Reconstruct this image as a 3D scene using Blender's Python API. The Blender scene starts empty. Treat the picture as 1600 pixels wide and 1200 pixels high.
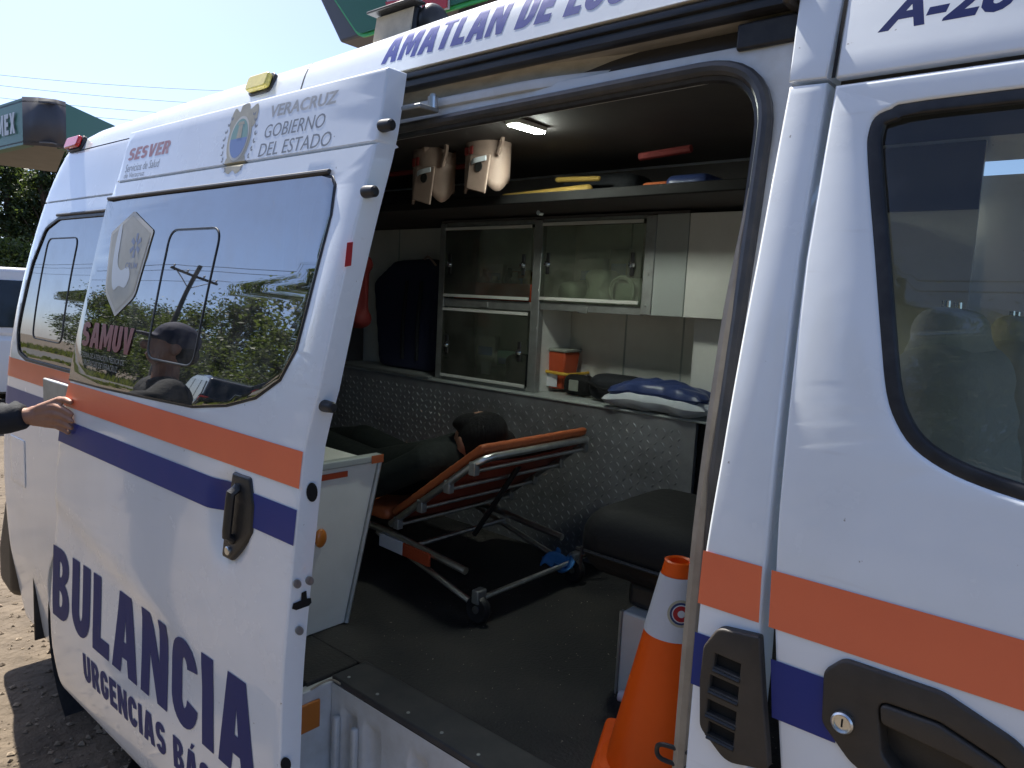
import bpy, bmesh, math, random
import numpy as np
from math import sin, cos, tan, pi, radians, sqrt, atan2
from mathutils import Vector, Matrix

random.seed(7)
SC = bpy.context.scene
COL = SC.collection

# ------------------------------------------------------------------ camera
YAW, PITCH, ROLL, FPX = 49.6, 6.5, 2.9, 1150.0
CAMP = np.array([0.0, -0.95, 1.545])
_a, _p, _r = radians(90 - YAW), radians(-PITCH), radians(ROLL)
FWD = np.array([-sin(_a) * cos(_p), cos(_a) * cos(_p), sin(_p)])
_rt = np.array([cos(_a), sin(_a), 0.0]); _up = np.cross(_rt, FWD)
RGT = _rt * cos(_r) + _up * sin(_r)
UPV = -_rt * sin(_r) + _up * cos(_r)
cd = bpy.data.cameras.new('camera'); cam = bpy.data.objects.new('camera', cd); COL.objects.link(cam)
cd.sensor_fit = 'HORIZONTAL'; cd.sensor_width = 36.0; cd.lens = FPX / 1600 * 36.0
cd.clip_start = 0.02; cd.clip_end = 2000
m = Matrix.Identity(4)
for i in range(3):
    m[i][0], m[i][1], m[i][2], m[i][3] = RGT[i], UPV[i], -FWD[i], CAMP[i]
cam.matrix_world = m
SC.camera = cam

# ------------------------------------------------------------------ sky, sun, exposure
SUN_AZ_DIR = (-0.970, 0.245)          # horizontal direction towards the sun: behind the van, a touch to its far side
SUN_EL = radians(56)
w = bpy.data.worlds.new('World'); SC.world = w; w.use_nodes = True
nt = w.node_tree; bg = nt.nodes['Background']
sky = nt.nodes.new('ShaderNodeTexSky'); sky.sky_type = 'NISHITA'; sky.sun_disc = False
sky.sun_elevation = SUN_EL; sky.sun_rotation = atan2(SUN_AZ_DIR[0], SUN_AZ_DIR[1])
sky.air_density = 0.5; sky.dust_density = 1.25; sky.ozone_density = 4.0
nt.links.new(sky.outputs[0], bg.inputs[0]); bg.inputs[1].default_value = 0.072
sl = bpy.data.lights.new('sun', 'SUN'); so = bpy.data.objects.new('sun', sl); COL.objects.link(so)
sl.energy = 3.0; sl.angle = radians(0.5); sl.color = (1.0, 0.95, 0.87)
_n = sqrt(SUN_AZ_DIR[0] ** 2 + SUN_AZ_DIR[1] ** 2)
SUNV = Vector((SUN_AZ_DIR[0] / _n * cos(SUN_EL), SUN_AZ_DIR[1] / _n * cos(SUN_EL), sin(SUN_EL)))
so.rotation_euler = SUNV.to_track_quat('Z', 'Y').to_euler()
SC.view_settings.view_transform = 'Standard'; SC.view_settings.look = 'None'
SC.view_settings.gamma = 1.0; SC.view_settings.exposure = 2.0
SC.cycles.max_bounces = 8; SC.cycles.transparent_max_bounces = 12

G = -0.17                              # ground level; all van heights are from the van's own datum

# ------------------------------------------------------------------ materials
def mat(name, col, rough=0.5, metal=0.0, coat=0.0, var=None, vscale=8.0, vfac=0.5, bump=0.0, bscale=40.0,
        emit=None, estr=0.0, ior=1.45, rvar=0.0, stretch=None, vlo=0.4, vhi=0.7):
    mt = bpy.data.materials.new(name); mt.use_nodes = True
    n = mt.node_tree; b = n.nodes['Principled BSDF']
    b.inputs['Base Color'].default_value = (*col, 1); b.inputs['Roughness'].default_value = rough
    b.inputs['Metallic'].default_value = metal; b.inputs['Coat Weight'].default_value = coat
    b.inputs['Coat Roughness'].default_value = 0.06; b.inputs['IOR'].default_value = ior
    if emit:
        b.inputs['Emission Color'].default_value = (*emit, 1); b.inputs['Emission Strength'].default_value = estr
    if var or bump or rvar:
        tc = n.nodes.new('ShaderNodeTexCoord'); mp = n.nodes.new('ShaderNodeMapping')
        n.links.new(tc.outputs['Object'], mp.inputs[0])
        if stretch: mp.inputs['Scale'].default_value = stretch
    if var:
        nz = n.nodes.new('ShaderNodeTexNoise'); nz.inputs['Scale'].default_value = vscale; nz.inputs['Detail'].default_value = 8
        nz.inputs['Roughness'].default_value = 0.62
        n.links.new(mp.outputs[0], nz.inputs['Vector'])
        rp = n.nodes.new('ShaderNodeValToRGB'); rp.color_ramp.elements[0].position = vlo; rp.color_ramp.elements[1].position = vhi
        n.links.new(nz.outputs['Fac'], rp.inputs[0])
        ml = n.nodes.new('ShaderNodeMath'); ml.operation = 'MULTIPLY'; ml.inputs[1].default_value = vfac
        n.links.new(rp.outputs[0], ml.inputs[0])
        mx = n.nodes.new('ShaderNodeMix'); mx.data_type = 'RGBA'
        mx.inputs['A'].default_value = (*col, 1); mx.inputs['B'].default_value = (*var, 1)
        n.links.new(ml.outputs[0], mx.inputs['Factor']); n.links.new(mx.outputs['Result'], b.inputs['Base Color'])
        if rvar:
            ma = n.nodes.new('ShaderNodeMath'); ma.operation = 'MULTIPLY_ADD'; ma.inputs[1].default_value = rvar; ma.inputs[2].default_value = rough
            n.links.new(rp.outputs[0], ma.inputs[0]); n.links.new(ma.outputs[0], b.inputs['Roughness'])
    if bump:
        nb = n.nodes.new('ShaderNodeTexNoise'); nb.inputs['Scale'].default_value = bscale; nb.inputs['Detail'].default_value = 6
        n.links.new(mp.outputs[0], nb.inputs['Vector'])
        bp = n.nodes.new('ShaderNodeBump'); bp.inputs['Strength'].default_value = bump; bp.inputs['Distance'].default_value = 0.01
        n.links.new(nb.outputs['Fac'], bp.inputs['Height']); n.links.new(bp.outputs[0], b.inputs['Normal'])
    return mt

def glass_mat(name, tint, trans, ior=1.5, rough=0.0, dark=(0.01, 0.012, 0.01), wav=0.0, dust=0.0):
    """thin sheet of (smoked) glass: Fresnel reflection over a mix of tinted see-through and a dark film"""
    mt = bpy.data.materials.new(name); mt.use_nodes = True; n = mt.node_tree
    for x in list(n.nodes): n.nodes.remove(x)
    out = n.nodes.new('ShaderNodeOutputMaterial'); tr = n.nodes.new('ShaderNodeBsdfTransparent'); tr.inputs[0].default_value = (*tint, 1)
    df = n.nodes.new('ShaderNodeBsdfDiffuse'); df.inputs[0].default_value = (*dark, 1)
    m1 = n.nodes.new('ShaderNodeMixShader'); m1.inputs[0].default_value = 1 - trans
    n.links.new(tr.outputs[0], m1.inputs[1]); n.links.new(df.outputs[0], m1.inputs[2])
    gl = n.nodes.new('ShaderNodeBsdfGlossy'); gl.inputs['Roughness'].default_value = rough
    fr = n.nodes.new('ShaderNodeFresnel'); fr.inputs[0].default_value = ior
    m2 = n.nodes.new('ShaderNodeMixShader')
    n.links.new(fr.outputs[0], m2.inputs[0]); n.links.new(m1.outputs[0], m2.inputs[1]); n.links.new(gl.outputs[0], m2.inputs[2])
    if wav:
        tc = n.nodes.new('ShaderNodeTexCoord'); nz = n.nodes.new('ShaderNodeTexNoise'); nz.inputs['Scale'].default_value = 3.0; nz.inputs['Detail'].default_value = 1
        n.links.new(tc.outputs['Object'], nz.inputs['Vector'])
        bp = n.nodes.new('ShaderNodeBump'); bp.inputs['Strength'].default_value = wav; bp.inputs['Distance'].default_value = 0.02
        n.links.new(nz.outputs['Fac'], bp.inputs['Height']); n.links.new(bp.outputs[0], gl.inputs['Normal']); n.links.new(bp.outputs[0], fr.inputs['Normal'])
    if dust:
        tc = n.nodes.new('ShaderNodeTexCoord'); nz = n.nodes.new('ShaderNodeTexNoise'); nz.inputs['Scale'].default_value = 9; nz.inputs['Detail'].default_value = 9; nz.inputs['Roughness'].default_value = .7
        n.links.new(tc.outputs['Object'], nz.inputs['Vector'])
        rp = n.nodes.new('ShaderNodeValToRGB'); rp.color_ramp.elements[0].position = .42; rp.color_ramp.elements[1].position = .8; n.links.new(nz.outputs['Fac'], rp.inputs[0])
        ml = n.nodes.new('ShaderNodeMath'); ml.operation = 'MULTIPLY'; ml.inputs[1].default_value = dust; n.links.new(rp.outputs[0], ml.inputs[0])
        dd = n.nodes.new('ShaderNodeBsdfDiffuse'); dd.inputs[0].default_value = (.5, .47, .42, 1); m3 = n.nodes.new('ShaderNodeMixShader')
        n.links.new(ml.outputs[0], m3.inputs[0]); n.links.new(m2.outputs[0], m3.inputs[1]); n.links.new(dd.outputs[0], m3.inputs[2]); m2 = m3
    n.links.new(m2.outputs[0], out.inputs[0])
    return mt

M = {}
M['paint'] = mat('white paint', (.83, .88, .92), .24, coat=.8, var=(.72, .74, .74), vscale=5, vfac=.35, rvar=.12, vlo=.5, vhi=.85, bump=.10, bscale=5)
def weather(mt):
    # small chips and faint hairline scratches over the paint
    n = mt.node_tree; b = n.nodes['Principled BSDF']; src = b.inputs['Base Color'].links[0].from_socket; tc = n.nodes.new('ShaderNodeTexCoord')
    for sc_, st, lo, hi, col, amt in ((70, (1, 1, 1), .735, .75, (.30, .28, .26), .8), (26, (.25, 1, 2.2), .66, .80, (.68, .69, .69), .45), (3.0, (1, 1, .35), .52, .80, (.62, .62, .60), .30)):
        mp = n.nodes.new('ShaderNodeMapping'); mp.inputs['Scale'].default_value = st; n.links.new(tc.outputs['Object'], mp.inputs[0])
        nz = n.nodes.new('ShaderNodeTexNoise'); nz.inputs['Scale'].default_value = sc_; nz.inputs['Detail'].default_value = 5; n.links.new(mp.outputs[0], nz.inputs['Vector'])
        rp = n.nodes.new('ShaderNodeValToRGB'); rp.color_ramp.elements[0].position = lo; rp.color_ramp.elements[1].position = hi; n.links.new(nz.outputs['Fac'], rp.inputs[0])
        ml = n.nodes.new('ShaderNodeMath'); ml.operation = 'MULTIPLY'; ml.inputs[1].default_value = amt; n.links.new(rp.outputs[0], ml.inputs[0])
        mx = n.nodes.new('ShaderNodeMix'); mx.data_type = 'RGBA'; mx.inputs['B'].default_value = (*col, 1); n.links.new(src, mx.inputs['A']); n.links.new(ml.outputs[0], mx.inputs['Factor']); src = mx.outputs['Result']
    n.links.new(src, b.inputs['Base Color'])
weather(M['paint'])
M['paint_in'] = mat('jamb paint', (.72, .73, .72), .35, coat=.2, var=(.50, .46, .38), vscale=9, vfac=.6)
M['cream'] = mat('grimy cream channel', (.52, .47, .38), .5, var=(.30, .26, .2), vscale=18, vfac=.6, stretch=(1, 3, 3))
M['rubber'] = mat('black rubber', (.018, .018, .02), .45, var=(.05, .05, .05), vscale=30, vfac=.6)
M['seal'] = mat('worn door seal', (.05, .05, .052), .32, var=(.11, .10, .09), vscale=14, vfac=.7)
M['sealtan'] = mat('tan seal lip', (.36, .31, .24), .45, var=(.2, .17, .13), vscale=20, vfac=.6)
M['rail'] = mat('black rail', (.02, .02, .022), .28, var=(.09, .085, .08), vscale=25, vfac=.5, stretch=(.3, 2, 2))
M['orange'] = mat('orange vinyl', (.88, .19, .08), .4, coat=.15, var=(.80, .165, .075), vscale=6, vfac=.5)
M['blue'] = mat('blue vinyl', (.003, .026, .21), .45, coat=.0, var=(.035, .035, .22), vscale=6, vfac=.5)
M['bluefade'] = mat('sun bleached blue vinyl', (.10, .11, .27), .45, var=(.15, .15, .3), vscale=6, vfac=.5)
M['navy'] = mat('lettering blue', (.003, .018, .145), .55)
M['roofblue'] = mat('roof lettering blue', (.05, .07, .32), .4)
M['grey_text'] = mat('grey print', (.24, .26, .28), .4)
M['faded_text'] = mat('faded silver print', (.42, .43, .43), .45, var=(.66, .66, .64), vscale=25, vfac=.9)
M['red_text'] = mat('faded red print', (.50, .22, .23), .45, var=(.62, .45, .45), vscale=25, vfac=.8)
M['samuv'] = mat('translucent red print', (.24, .045, .045), .4)
M['samuv_s'] = mat('small pale print', (.22, .23, .22), .4)
M['gold'] = mat('emblem gold', (.46, .42, .30), .4, var=(.6, .56, .42), vscale=40, vfac=.8)
M['emgreen'] = mat('emblem green', (.24, .42, .36), .4)
M['emblue'] = mat('emblem blue', (.2, .29, .55), .4)
M['emwhite'] = mat('emblem white', (.70, .68, .60), .4)
M['badge'] = mat('badge beige', (.40, .37, .28), .4, var=(.5, .47, .38), vscale=16, vfac=.8)
M['badge_e'] = mat('badge edge', (.58, .54, .44), .4)
M['badge_w'] = mat('badge white', (.62, .66, .68), .4)
M['badge_b'] = mat('badge star blue', (.20, .23, .33), .4)
M['smoke'] = glass_mat('smoked mirror glass', (.3, .33, .3), .10, ior=5.0, rough=.012, wav=.02, dust=.22)  # dust film, strengthened to paint a pale veil over the reflections
M['cabglass'] = glass_mat('tinted cab glass', (.72, .75, .68), .93, ior=1.62, dust=.04)
M['plexi'] = glass_mat('hazy clear acrylic', (.88, .92, .86), .90, ior=1.45, rough=.08, dark=(.30, .32, .26), dust=.12)
M['blackplastic'] = mat('black plastic', (.022, .022, .023), .38, var=(.04, .038, .036), vscale=20, vfac=.5, bump=.1, bscale=300)
M['brownplastic'] = mat('dusty dark plastic', (.036, .032, .028), .5, var=(.085, .07, .055), vscale=7, vfac=.65, bump=.12, bscale=350)
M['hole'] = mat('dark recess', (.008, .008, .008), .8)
M['alu'] = mat('aluminium', (.74, .75, .74), .34, metal=1, var=(.4, .4, .4), vscale=20, vfac=.6)
M['aludull'] = mat('dull aluminium trim', (.40, .41, .40), .5, metal=.7, var=(.25, .25, .22), vscale=20, vfac=.6)
M['chrome'] = mat('chrome', (.8, .8, .8), .12, metal=1)
M['plate'] = mat('diamond plate', (.36, .37, .39), .45, metal=.6, var=(.17, .17, .17), vscale=4, vfac=.9, rvar=.2)
M['lining'] = mat('white interior panel', (.74, .74, .69), .45, var=(.5, .5, .45), vscale=3, vfac=.5)
M['greypanel'] = mat('grey interior panel', (.40, .43, .41), .5, var=(.34, .36, .34), vscale=4, vfac=.5)
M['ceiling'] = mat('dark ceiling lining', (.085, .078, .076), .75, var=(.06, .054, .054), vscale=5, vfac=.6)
M['matblack'] = mat('black ribbed floor mat', (.017, .017, .018), .65, var=(.062, .056, .048), vscale=5, vfac=.75, bump=.4, bscale=120, rvar=.15)
M['trim'] = mat('dark step trim', (.035, .035, .038), .5, var=(.07, .065, .06), vscale=15, vfac=.6)
M['step'] = mat('grey white step plastic', (.60, .62, .64), .4, var=(.40, .39, .36), vscale=10, vfac=.6)
M['conewhite'] = mat('white reflective sleeve', (.70, .71, .74), .4, bump=.15, bscale=220)
M['coneorange'] = mat('fluorescent orange pvc', (1.0, .12, .002), .42, var=(.88, .10, .002), vscale=6, vfac=.5)
M['blackvinyl'] = mat('black upholstery', (.006, .006, .0065), .75, bump=.15, bscale=60)
M['cloth_dark'] = mat('dark cloth', (.016, .018, .022), .85, bump=.35, bscale=45)
M['cloth_navy'] = mat('navy cloth', (.018, .022, .055), .8, bump=.3, bscale=30)
M['cloth_blue'] = mat('blue cloth', (.05, .22, .55), .7, bump=.4, bscale=50)
M['cloth_green'] = mat('dark green cloth', (.008, .012, .010), .85, bump=.4, bscale=35)
M['orangepad'] = mat('orange mattress vinyl', (.46, .12, .04), .5, var=(.32, .08, .03), vscale=8, vfac=.6, bump=.2, bscale=40)
M['redpad'] = mat('red orange sling', (.30, .06, .03), .6, var=(.20, .04, .02), vscale=8, vfac=.6)
M['darkred'] = mat('dark red webbing', (.16, .014, .012), .7, var=(.10, .01, .01), vscale=20, vfac=.6)
M['redbin'] = mat('red plastic', (.52, .085, .03), .4, var=(.40, .06, .024), vscale=6, vfac=.5)
M['yellow'] = mat('yellow plastic', (.70, .42, .05), .5)
M['yellowpad'] = mat('yellow foam', (.36, .23, .05), .7, var=(.28, .18, .04), vscale=8, vfac=.6)
M['collar'] = mat('beige foam collar', (.30, .215, .175), .6, var=(.24, .17, .14), vscale=10, vfac=.5)
M['pillow'] = mat('pale pillow', (.55, .58, .62), .8, bump=.3, bscale=20)
M['pillowblue'] = mat('blue pillow wrap', (.035, .055, .16), .35, bump=.35, bscale=22)
M['clearplastic'] = mat('clear bag plastic', (.33, .35, .30), .3, var=(.20, .21, .17), vscale=12, vfac=.7, bump=.5, bscale=25)
M['skin'] = mat('skin', (.36, .19, .12), .5, var=(.27, .13, .085), vscale=30, vfac=.5, bump=.15, bscale=150)
M['hair'] = mat('black hair', (.004, .004, .004), .95, bump=.25, bscale=120, stretch=(1, 1, .12))
M['jeans'] = mat('dark trousers', (.02, .024, .035), .85, bump=.3, bscale=60)
M['amber'] = mat('yellow lamp lens', (.78, .66, .16), .25, coat=.5, var=(.6, .5, .12), vscale=60, vfac=.6)
M['amberlens'] = mat('amber reflector', (.50, .16, .025), .3, coat=.5)
M['redlens'] = mat('red lamp lens', (.62, .03, .025), .2, coat=.6)
M['paleslens'] = mat('dusty lamp lens', (.62, .53, .38), .45, var=(.42, .35, .24), vscale=20, vfac=.7)
M['led'] = mat('lit led strip', (.9, .95, .9), .4, emit=(.92, 1.0, .9), estr=80.0)
M['tyre'] = mat('tyre', (.022, .021, .02), .8, var=(.06, .05, .04), vscale=20, vfac=.6)
M['steel'] = mat('wheel steel', (.4, .4, .4), .4, metal=.8)
M['signgreen'] = mat('sign green', (.008, .11, .052), .4)
M['signedge'] = mat('sign edge bright green', (.05, .42, .12), .4)
M['signgrey'] = mat('sign dark grey', (.075, .075, .085), .5)
M['signred'] = mat('sign red', (.45, .025, .03), .4)
M['signwhite'] = mat('sign pale print', (.55, .56, .55), .45)
M['soffit'] = mat('canopy soffit', (.17, .16, .145), .6, var=(.13, .12, .11), vscale=2, vfac=.6)
M['carwhite'] = mat('white car paint', (.78, .79, .80), .25, coat=.5)
M['carblack'] = mat('dark car paint', (.02, .022, .025), .22, coat=.8)
M['carglass'] = mat('dark car glass', (.012, .014, .014), .06, ior=1.6)
M['bark'] = mat('bark', (.09, .07, .05), .9, bump=.6, bscale=12)
M['wood'] = mat('weathered pole', (.11, .10, .09), .9, bump=.4, bscale=14, stretch=(1, 1, .15))
M['wire'] = mat('cable', (.03, .03, .035), .6)
M['asphalt'] = mat('asphalt', (.055, .053, .05), .85, var=(.08, .076, .07), vscale=2, vfac=.6, bump=.3, bscale=60)

def leaf_mat(name, a, b):
    mt = mat(name, a, .55, var=b, vscale=1.3, vfac=.9)
    n = mt.node_tree; bs = n.nodes['Principled BSDF']; out = n.nodes['Material Output']
    tl = n.nodes.new('ShaderNodeBsdfTranslucent'); tl.inputs[0].default_value = (b[0] * 1.6, b[1] * 1.6, b[2], 1)
    mx = n.nodes.new('ShaderNodeMixShader'); mx.inputs[0].default_value = .35
    n.links.new(bs.outputs[0], mx.inputs[1]); n.links.new(tl.outputs[0], mx.inputs[2]); n.links.new(mx.outputs[0], out.inputs[0])
    return mt
M['leaf'] = leaf_mat('leaves', (.035, .055, .018), (.085, .115, .03))
M['leaf2'] = leaf_mat('darker leaves', (.025, .045, .018), (.06, .085, .025))

def ground_mat():
    mt = mat('dry dirt', (.132, .102, .070), .95, var=(.062, .047, .032), vscale=3.2, vfac=.9)
    n = mt.node_tree; b = n.nodes['Principled BSDF']
    tc = n.nodes.new('ShaderNodeTexCoord')
    h = None
    for sc_, st in ((7.0, 1.0), (28.0, 1.0), (90.0, .7)):
        nz = n.nodes.new('ShaderNodeTexNoise'); nz.inputs['Scale'].default_value = sc_; nz.inputs['Detail'].default_value = 8
        n.links.new(tc.outputs['Object'], nz.inputs['Vector'])
        bp = n.nodes.new('ShaderNodeBump'); bp.inputs['Strength'].default_value = st; bp.inputs['Distance'].default_value = .25 / sc_
        n.links.new(nz.outputs['Fac'], bp.inputs['Height'])
        if h: n.links.new(h.outputs[0], bp.inputs['Normal'])
        h = bp
    n.links.new(h.outputs[0], b.inputs['Normal'])
    return mt
M['dirt'] = ground_mat()
M['stone'] = mat('pebble', (.27, .21, .145), .9, var=(.12, .09, .06), vscale=14, vfac=.9)
M['grass'] = leaf_mat('verge grass', (.06, .085, .025), (.12, .14, .04))

# ------------------------------------------------------------------ pixel rays of the photograph's camera -> points on real surfaces
def ray(x, y): return CAMP, FWD + RGT * (x - 800) / FPX - UPV * (y - 600) / FPX
def onY(x, y, Y): o, d = ray(x, y); return Vector(o + d * ((Y - o[1]) / d[1]))
def onX(x, y, X): o, d = ray(x, y); return Vector(o + d * ((X - o[0]) / d[0]))
def onZ(x, y, Z): o, d = ray(x, y); return Vector(o + d * ((Z - o[2]) / d[2]))
def atD(x, y, D): o, d = ray(x, y); return Vector(o + d * D)

def pchip(xs, ys):
    xs, ys = list(map(float, xs)), list(map(float, ys)); n = len(xs)
    h = [xs[i + 1] - xs[i] for i in range(n - 1)]; dl = [(ys[i + 1] - ys[i]) / h[i] for i in range(n - 1)]
    d = [0.0] * n; d[0], d[-1] = dl[0], dl[-1]
    for i in range(1, n - 1):
        if dl[i - 1] * dl[i] > 0:
            w1, w2 = 2 * h[i] + h[i - 1], h[i] + 2 * h[i - 1]; d[i] = (w1 + w2) / (w1 / dl[i - 1] + w2 / dl[i])
    def f(x):
        if x <= xs[0]: return ys[0] + d[0] * (x - xs[0])
        if x >= xs[-1]: return ys[-1] + d[-1] * (x - xs[-1])
        lo, hi = 0, n - 1
        while hi - lo > 1:
            k = (lo + hi) // 2
            if xs[k] <= x: lo = k
            else: hi = k
        t = (x - xs[lo]) / h[lo]; t2, t3 = t * t, t * t * t
        return (2 * t3 - 3 * t2 + 1) * ys[lo] + (t3 - 2 * t2 + t) * h[lo] * d[lo] + (-2 * t3 + 3 * t2) * ys[lo + 1] + (t3 - t2) * h[lo] * d[lo + 1]
    return f

def sstep(a, b, x):
    t = min(1, max(0, (x - a) / (b - a))); return t * t * (3 - 2 * t)

# ------------------------------------------------------------------ mesh helpers
def link(name, me, mt, parent=None, smooth=True, ang=35):
    if mt:
        me.materials.append(mt)
    if smooth:
        me.polygons.foreach_set('use_smooth', [True] * len(me.polygons)); me.set_sharp_from_angle(angle=radians(ang))
    o = bpy.data.objects.new(name, me); COL.objects.link(o)
    if parent: o.parent = parent
    return o

def thing(name, label, cat, loc=(0, 0, 0), group=None):
    o = bpy.data.objects.new(name, None); COL.objects.link(o); o.empty_display_size = .1
    o['label'] = label; o['category'] = cat
    if group: o['group'] = group
    return o

def tag(o, label, cat, group=None):
    o['label'] = label; o['category'] = cat
    if group: o['group'] = group
    return o

class MB:
    def __init__(s): s.v = []; s.f = []
    def add(s, vs, fs):
        n = len(s.v); s.v += [tuple(v) for v in vs]; s.f += [tuple(i + n for i in f) for f in fs]; return s
    def box(s, x0, x1, y0, y1, z0, z1, mtx=None):
        vs = [Vector((x, y, z)) for x in (x0, x1) for y in (y0, y1) for z in (z0, z1)]
        if mtx: vs = [mtx @ v for v in vs]
        return s.add(vs, [(0, 1, 3, 2), (4, 6, 7, 5), (0, 4, 5, 1), (2, 3, 7, 6), (0, 2, 6, 4), (1, 5, 7, 3)])
    def tube(s, pts, r, n=10, closed=False, sx=1.0, cap=True):
        pts = [Vector(p) for p in pts]; N = len(pts); rs = r if isinstance(r, (list, tuple)) else [r] * N
        vs = []; prev = None
        for i, p in enumerate(pts):
            a = pts[(i - 1) % N] if (closed or i > 0) else p; b = pts[(i + 1) % N] if (closed or i < N - 1) else p
            t = (b - a).normalized()
            if prev is None:
                u = t.cross(Vector((0, 0, 1)) if abs(t.z) < .9 else Vector((0, 1, 0))).normalized()
            else:
                u = (prev - t * prev.dot(t)).normalized()
            prev = u; q = t.cross(u)
            for k in range(n):
                an = 2 * pi * k / n; vs.append(p + u * (cos(an) * rs[i] * sx) + q * (sin(an) * rs[i]))
        fs = []
        for i in range(N if closed else N - 1):
            j = (i + 1) % N
            for k in range(n):
                l = (k + 1) % n; fs.append((i * n + k, i * n + l, j * n + l, j * n + k))
        if cap and not closed:
            fs.append(tuple(range(n - 1, -1, -1))); fs.append(tuple((N - 1) * n + k for k in range(n)))
        return s.add(vs, fs)
    def cyl(s, a, b, r0, r1=None, n=20): return s.tube([a, b], [r0, r0 if r1 is None else r1], n)
    def lathe(s, prof, org=(0, 0, 0), n=28, axis='Z'):
        vs = []; o = Vector(org)
        for (r, h) in prof:
            for k in range(n):
                a = 2 * pi * k / n
                vs.append(o + (Vector((r * cos(a), r * sin(a), h)) if axis == 'Z' else Vector((r * cos(a), h, r * sin(a))) if axis == 'Y' else Vector((h, r * cos(a), r * sin(a)))))
        fs = []
        for i in range(len(prof) - 1):
            for k in range(n):
                l = (k + 1) % n; fs.append((i * n + k, i * n + l, (i + 1) * n + l, (i + 1) * n + k))
        return s.add(vs, fs)
    def prism(s, poly, a, b, axis='Y'):
        n = len(poly)
        mk = {'Y': lambda p, q: (p[0], q, p[1]), 'X': lambda p, q: (q, p[0], p[1]), 'Z': lambda p, q: (p[0], p[1], q)}[axis]
        vs = [mk(p, a) for p in poly] + [mk(p, b) for p in poly]
        return s.add(vs, [tuple(range(n)), tuple(range(2 * n - 1, n - 1, -1))] + [(i, (i + 1) % n, n + (i + 1) % n, n + i) for i in range(n)])
    def grid(s, rows):
        nr, nc = len(rows), len(rows[0])
        return s.add([p for r in rows for p in r], [(i * nc + j, i * nc + j + 1, (i + 1) * nc + j + 1, (i + 1) * nc + j) for i in range(nr - 1) for j in range(nc - 1)])
    def build(s, name, mt, parent=None, smooth=True, bevel=0.0, ang=35, seg=2, fix=True):
        me = bpy.data.meshes.new(name); me.from_pydata(s.v, [], s.f)
        if fix:
            bm = bmesh.new(); bm.from_mesh(me); bmesh.ops.recalc_face_normals(bm, faces=bm.faces); bm.to_mesh(me); bm.free()
        o = link(name, me, M[mt] if mt else None, parent, smooth, ang)
        if bevel:
            md = o.modifiers.new('bevel', 'BEVEL'); md.width = bevel; md.segments = seg; md.limit_method = 'ANGLE'; md.angle_limit = radians(40)
        return o

def capsule(mb, a, b, ra, rb, n=14, rings=5):
    a, b = Vector(a), Vector(b); d = (b - a); L = d.length; t = d.normalized() if L > 1e-6 else Vector((0, 0, 1))
    pts, rs = [], []
    for i in range(rings + 1):
        an = pi / 2 * (1 - i / rings); pts.append(a - t * (ra * sin(an))); rs.append(max(1e-4, ra * cos(an)))
    for i in range(rings + 1):
        an = pi / 2 * i / rings; pts.append(b + t * (rb * sin(an))); rs.append(max(1e-4, rb * cos(an)))
    if L < 1e-6: pts = pts[:rings] + pts[rings + 1:]; rs = rs[:rings] + rs[rings + 1:]
    mb.tube(pts, rs, n)

def ellipsoid(mb, c, r, rot=None, n=16, m_=10):
    vs, fs = [], []; c = Vector(c)
    for i in range(m_ + 1):
        ph = pi * i / m_
        for k in range(n):
            th = 2 * pi * k / n; v = Vector((r[0] * max(sin(ph), 1e-3) * cos(th), r[1] * max(sin(ph), 1e-3) * sin(th), r[2] * cos(ph)))
            if rot: v = rot @ v
            vs.append(c + v)
    for i in range(m_):
        for k in range(n):
            l = (k + 1) % n; fs.append((i * n + k, (i + 1) * n + k, (i + 1) * n + l, i * n + l))
    fs.append(tuple(range(n))); fs.append(tuple(m_ * n + k for k in range(n - 1, -1, -1)))
    mb.add(vs, fs)

def organic(name, mb, mt, parent=None, voxel=.008, it=6, fac=.5):
    """fuse overlapping closed shapes into one continuous smooth skin"""
    me = bpy.data.meshes.new(name); me.from_pydata(mb.v, [], mb.f)
    bm = bmesh.new(); bm.from_mesh(me); bmesh.ops.recalc_face_normals(bm, faces=bm.faces); bm.to_mesh(me); bm.free()
    t = bpy.data.objects.new('tmp', me); COL.objects.link(t)
    r = t.modifiers.new('r', 'REMESH'); r.mode = 'VOXEL'; r.voxel_size = voxel
    s = t.modifiers.new('s', 'SMOOTH'); s.iterations = it; s.factor = fac
    dg = bpy.context.evaluated_depsgraph_get(); dg.update()
    res = bpy.data.meshes.new_from_object(t.evaluated_get(dg)); bpy.data.objects.remove(t); res.name = name
    return link(name, res, M[mt], parent, True, 180)

def fillet(pts, rad, n=6):
    """rounded polygon; rad is one radius or one for each corner"""
    out = []; N = len(pts); rs = rad if isinstance(rad, (list, tuple)) else [rad] * N
    for i in range(N):
        p, a, b = Vector(pts[i][:2]), Vector(pts[i - 1][:2]), Vector(pts[(i + 1) % N][:2]); r = rs[i]
        if r <= 0: out.append(tuple(p)); continue
        u, v = (a - p), (b - p); lu, lv = u.length, v.length; u.normalize(); v.normalize()
        half = math.acos(max(-1, min(1, u.dot(v)))) / 2
        d = min(r / max(tan(half), 1e-3), lu * .48, lv * .48); p0, p1 = p + u * d, p + v * d
        for k in range(n + 1):
            t = k / n; out.append(tuple(p0 * (1 - t) ** 2 + p * 2 * t * (1 - t) + p1 * t ** 2))
    return out

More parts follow.
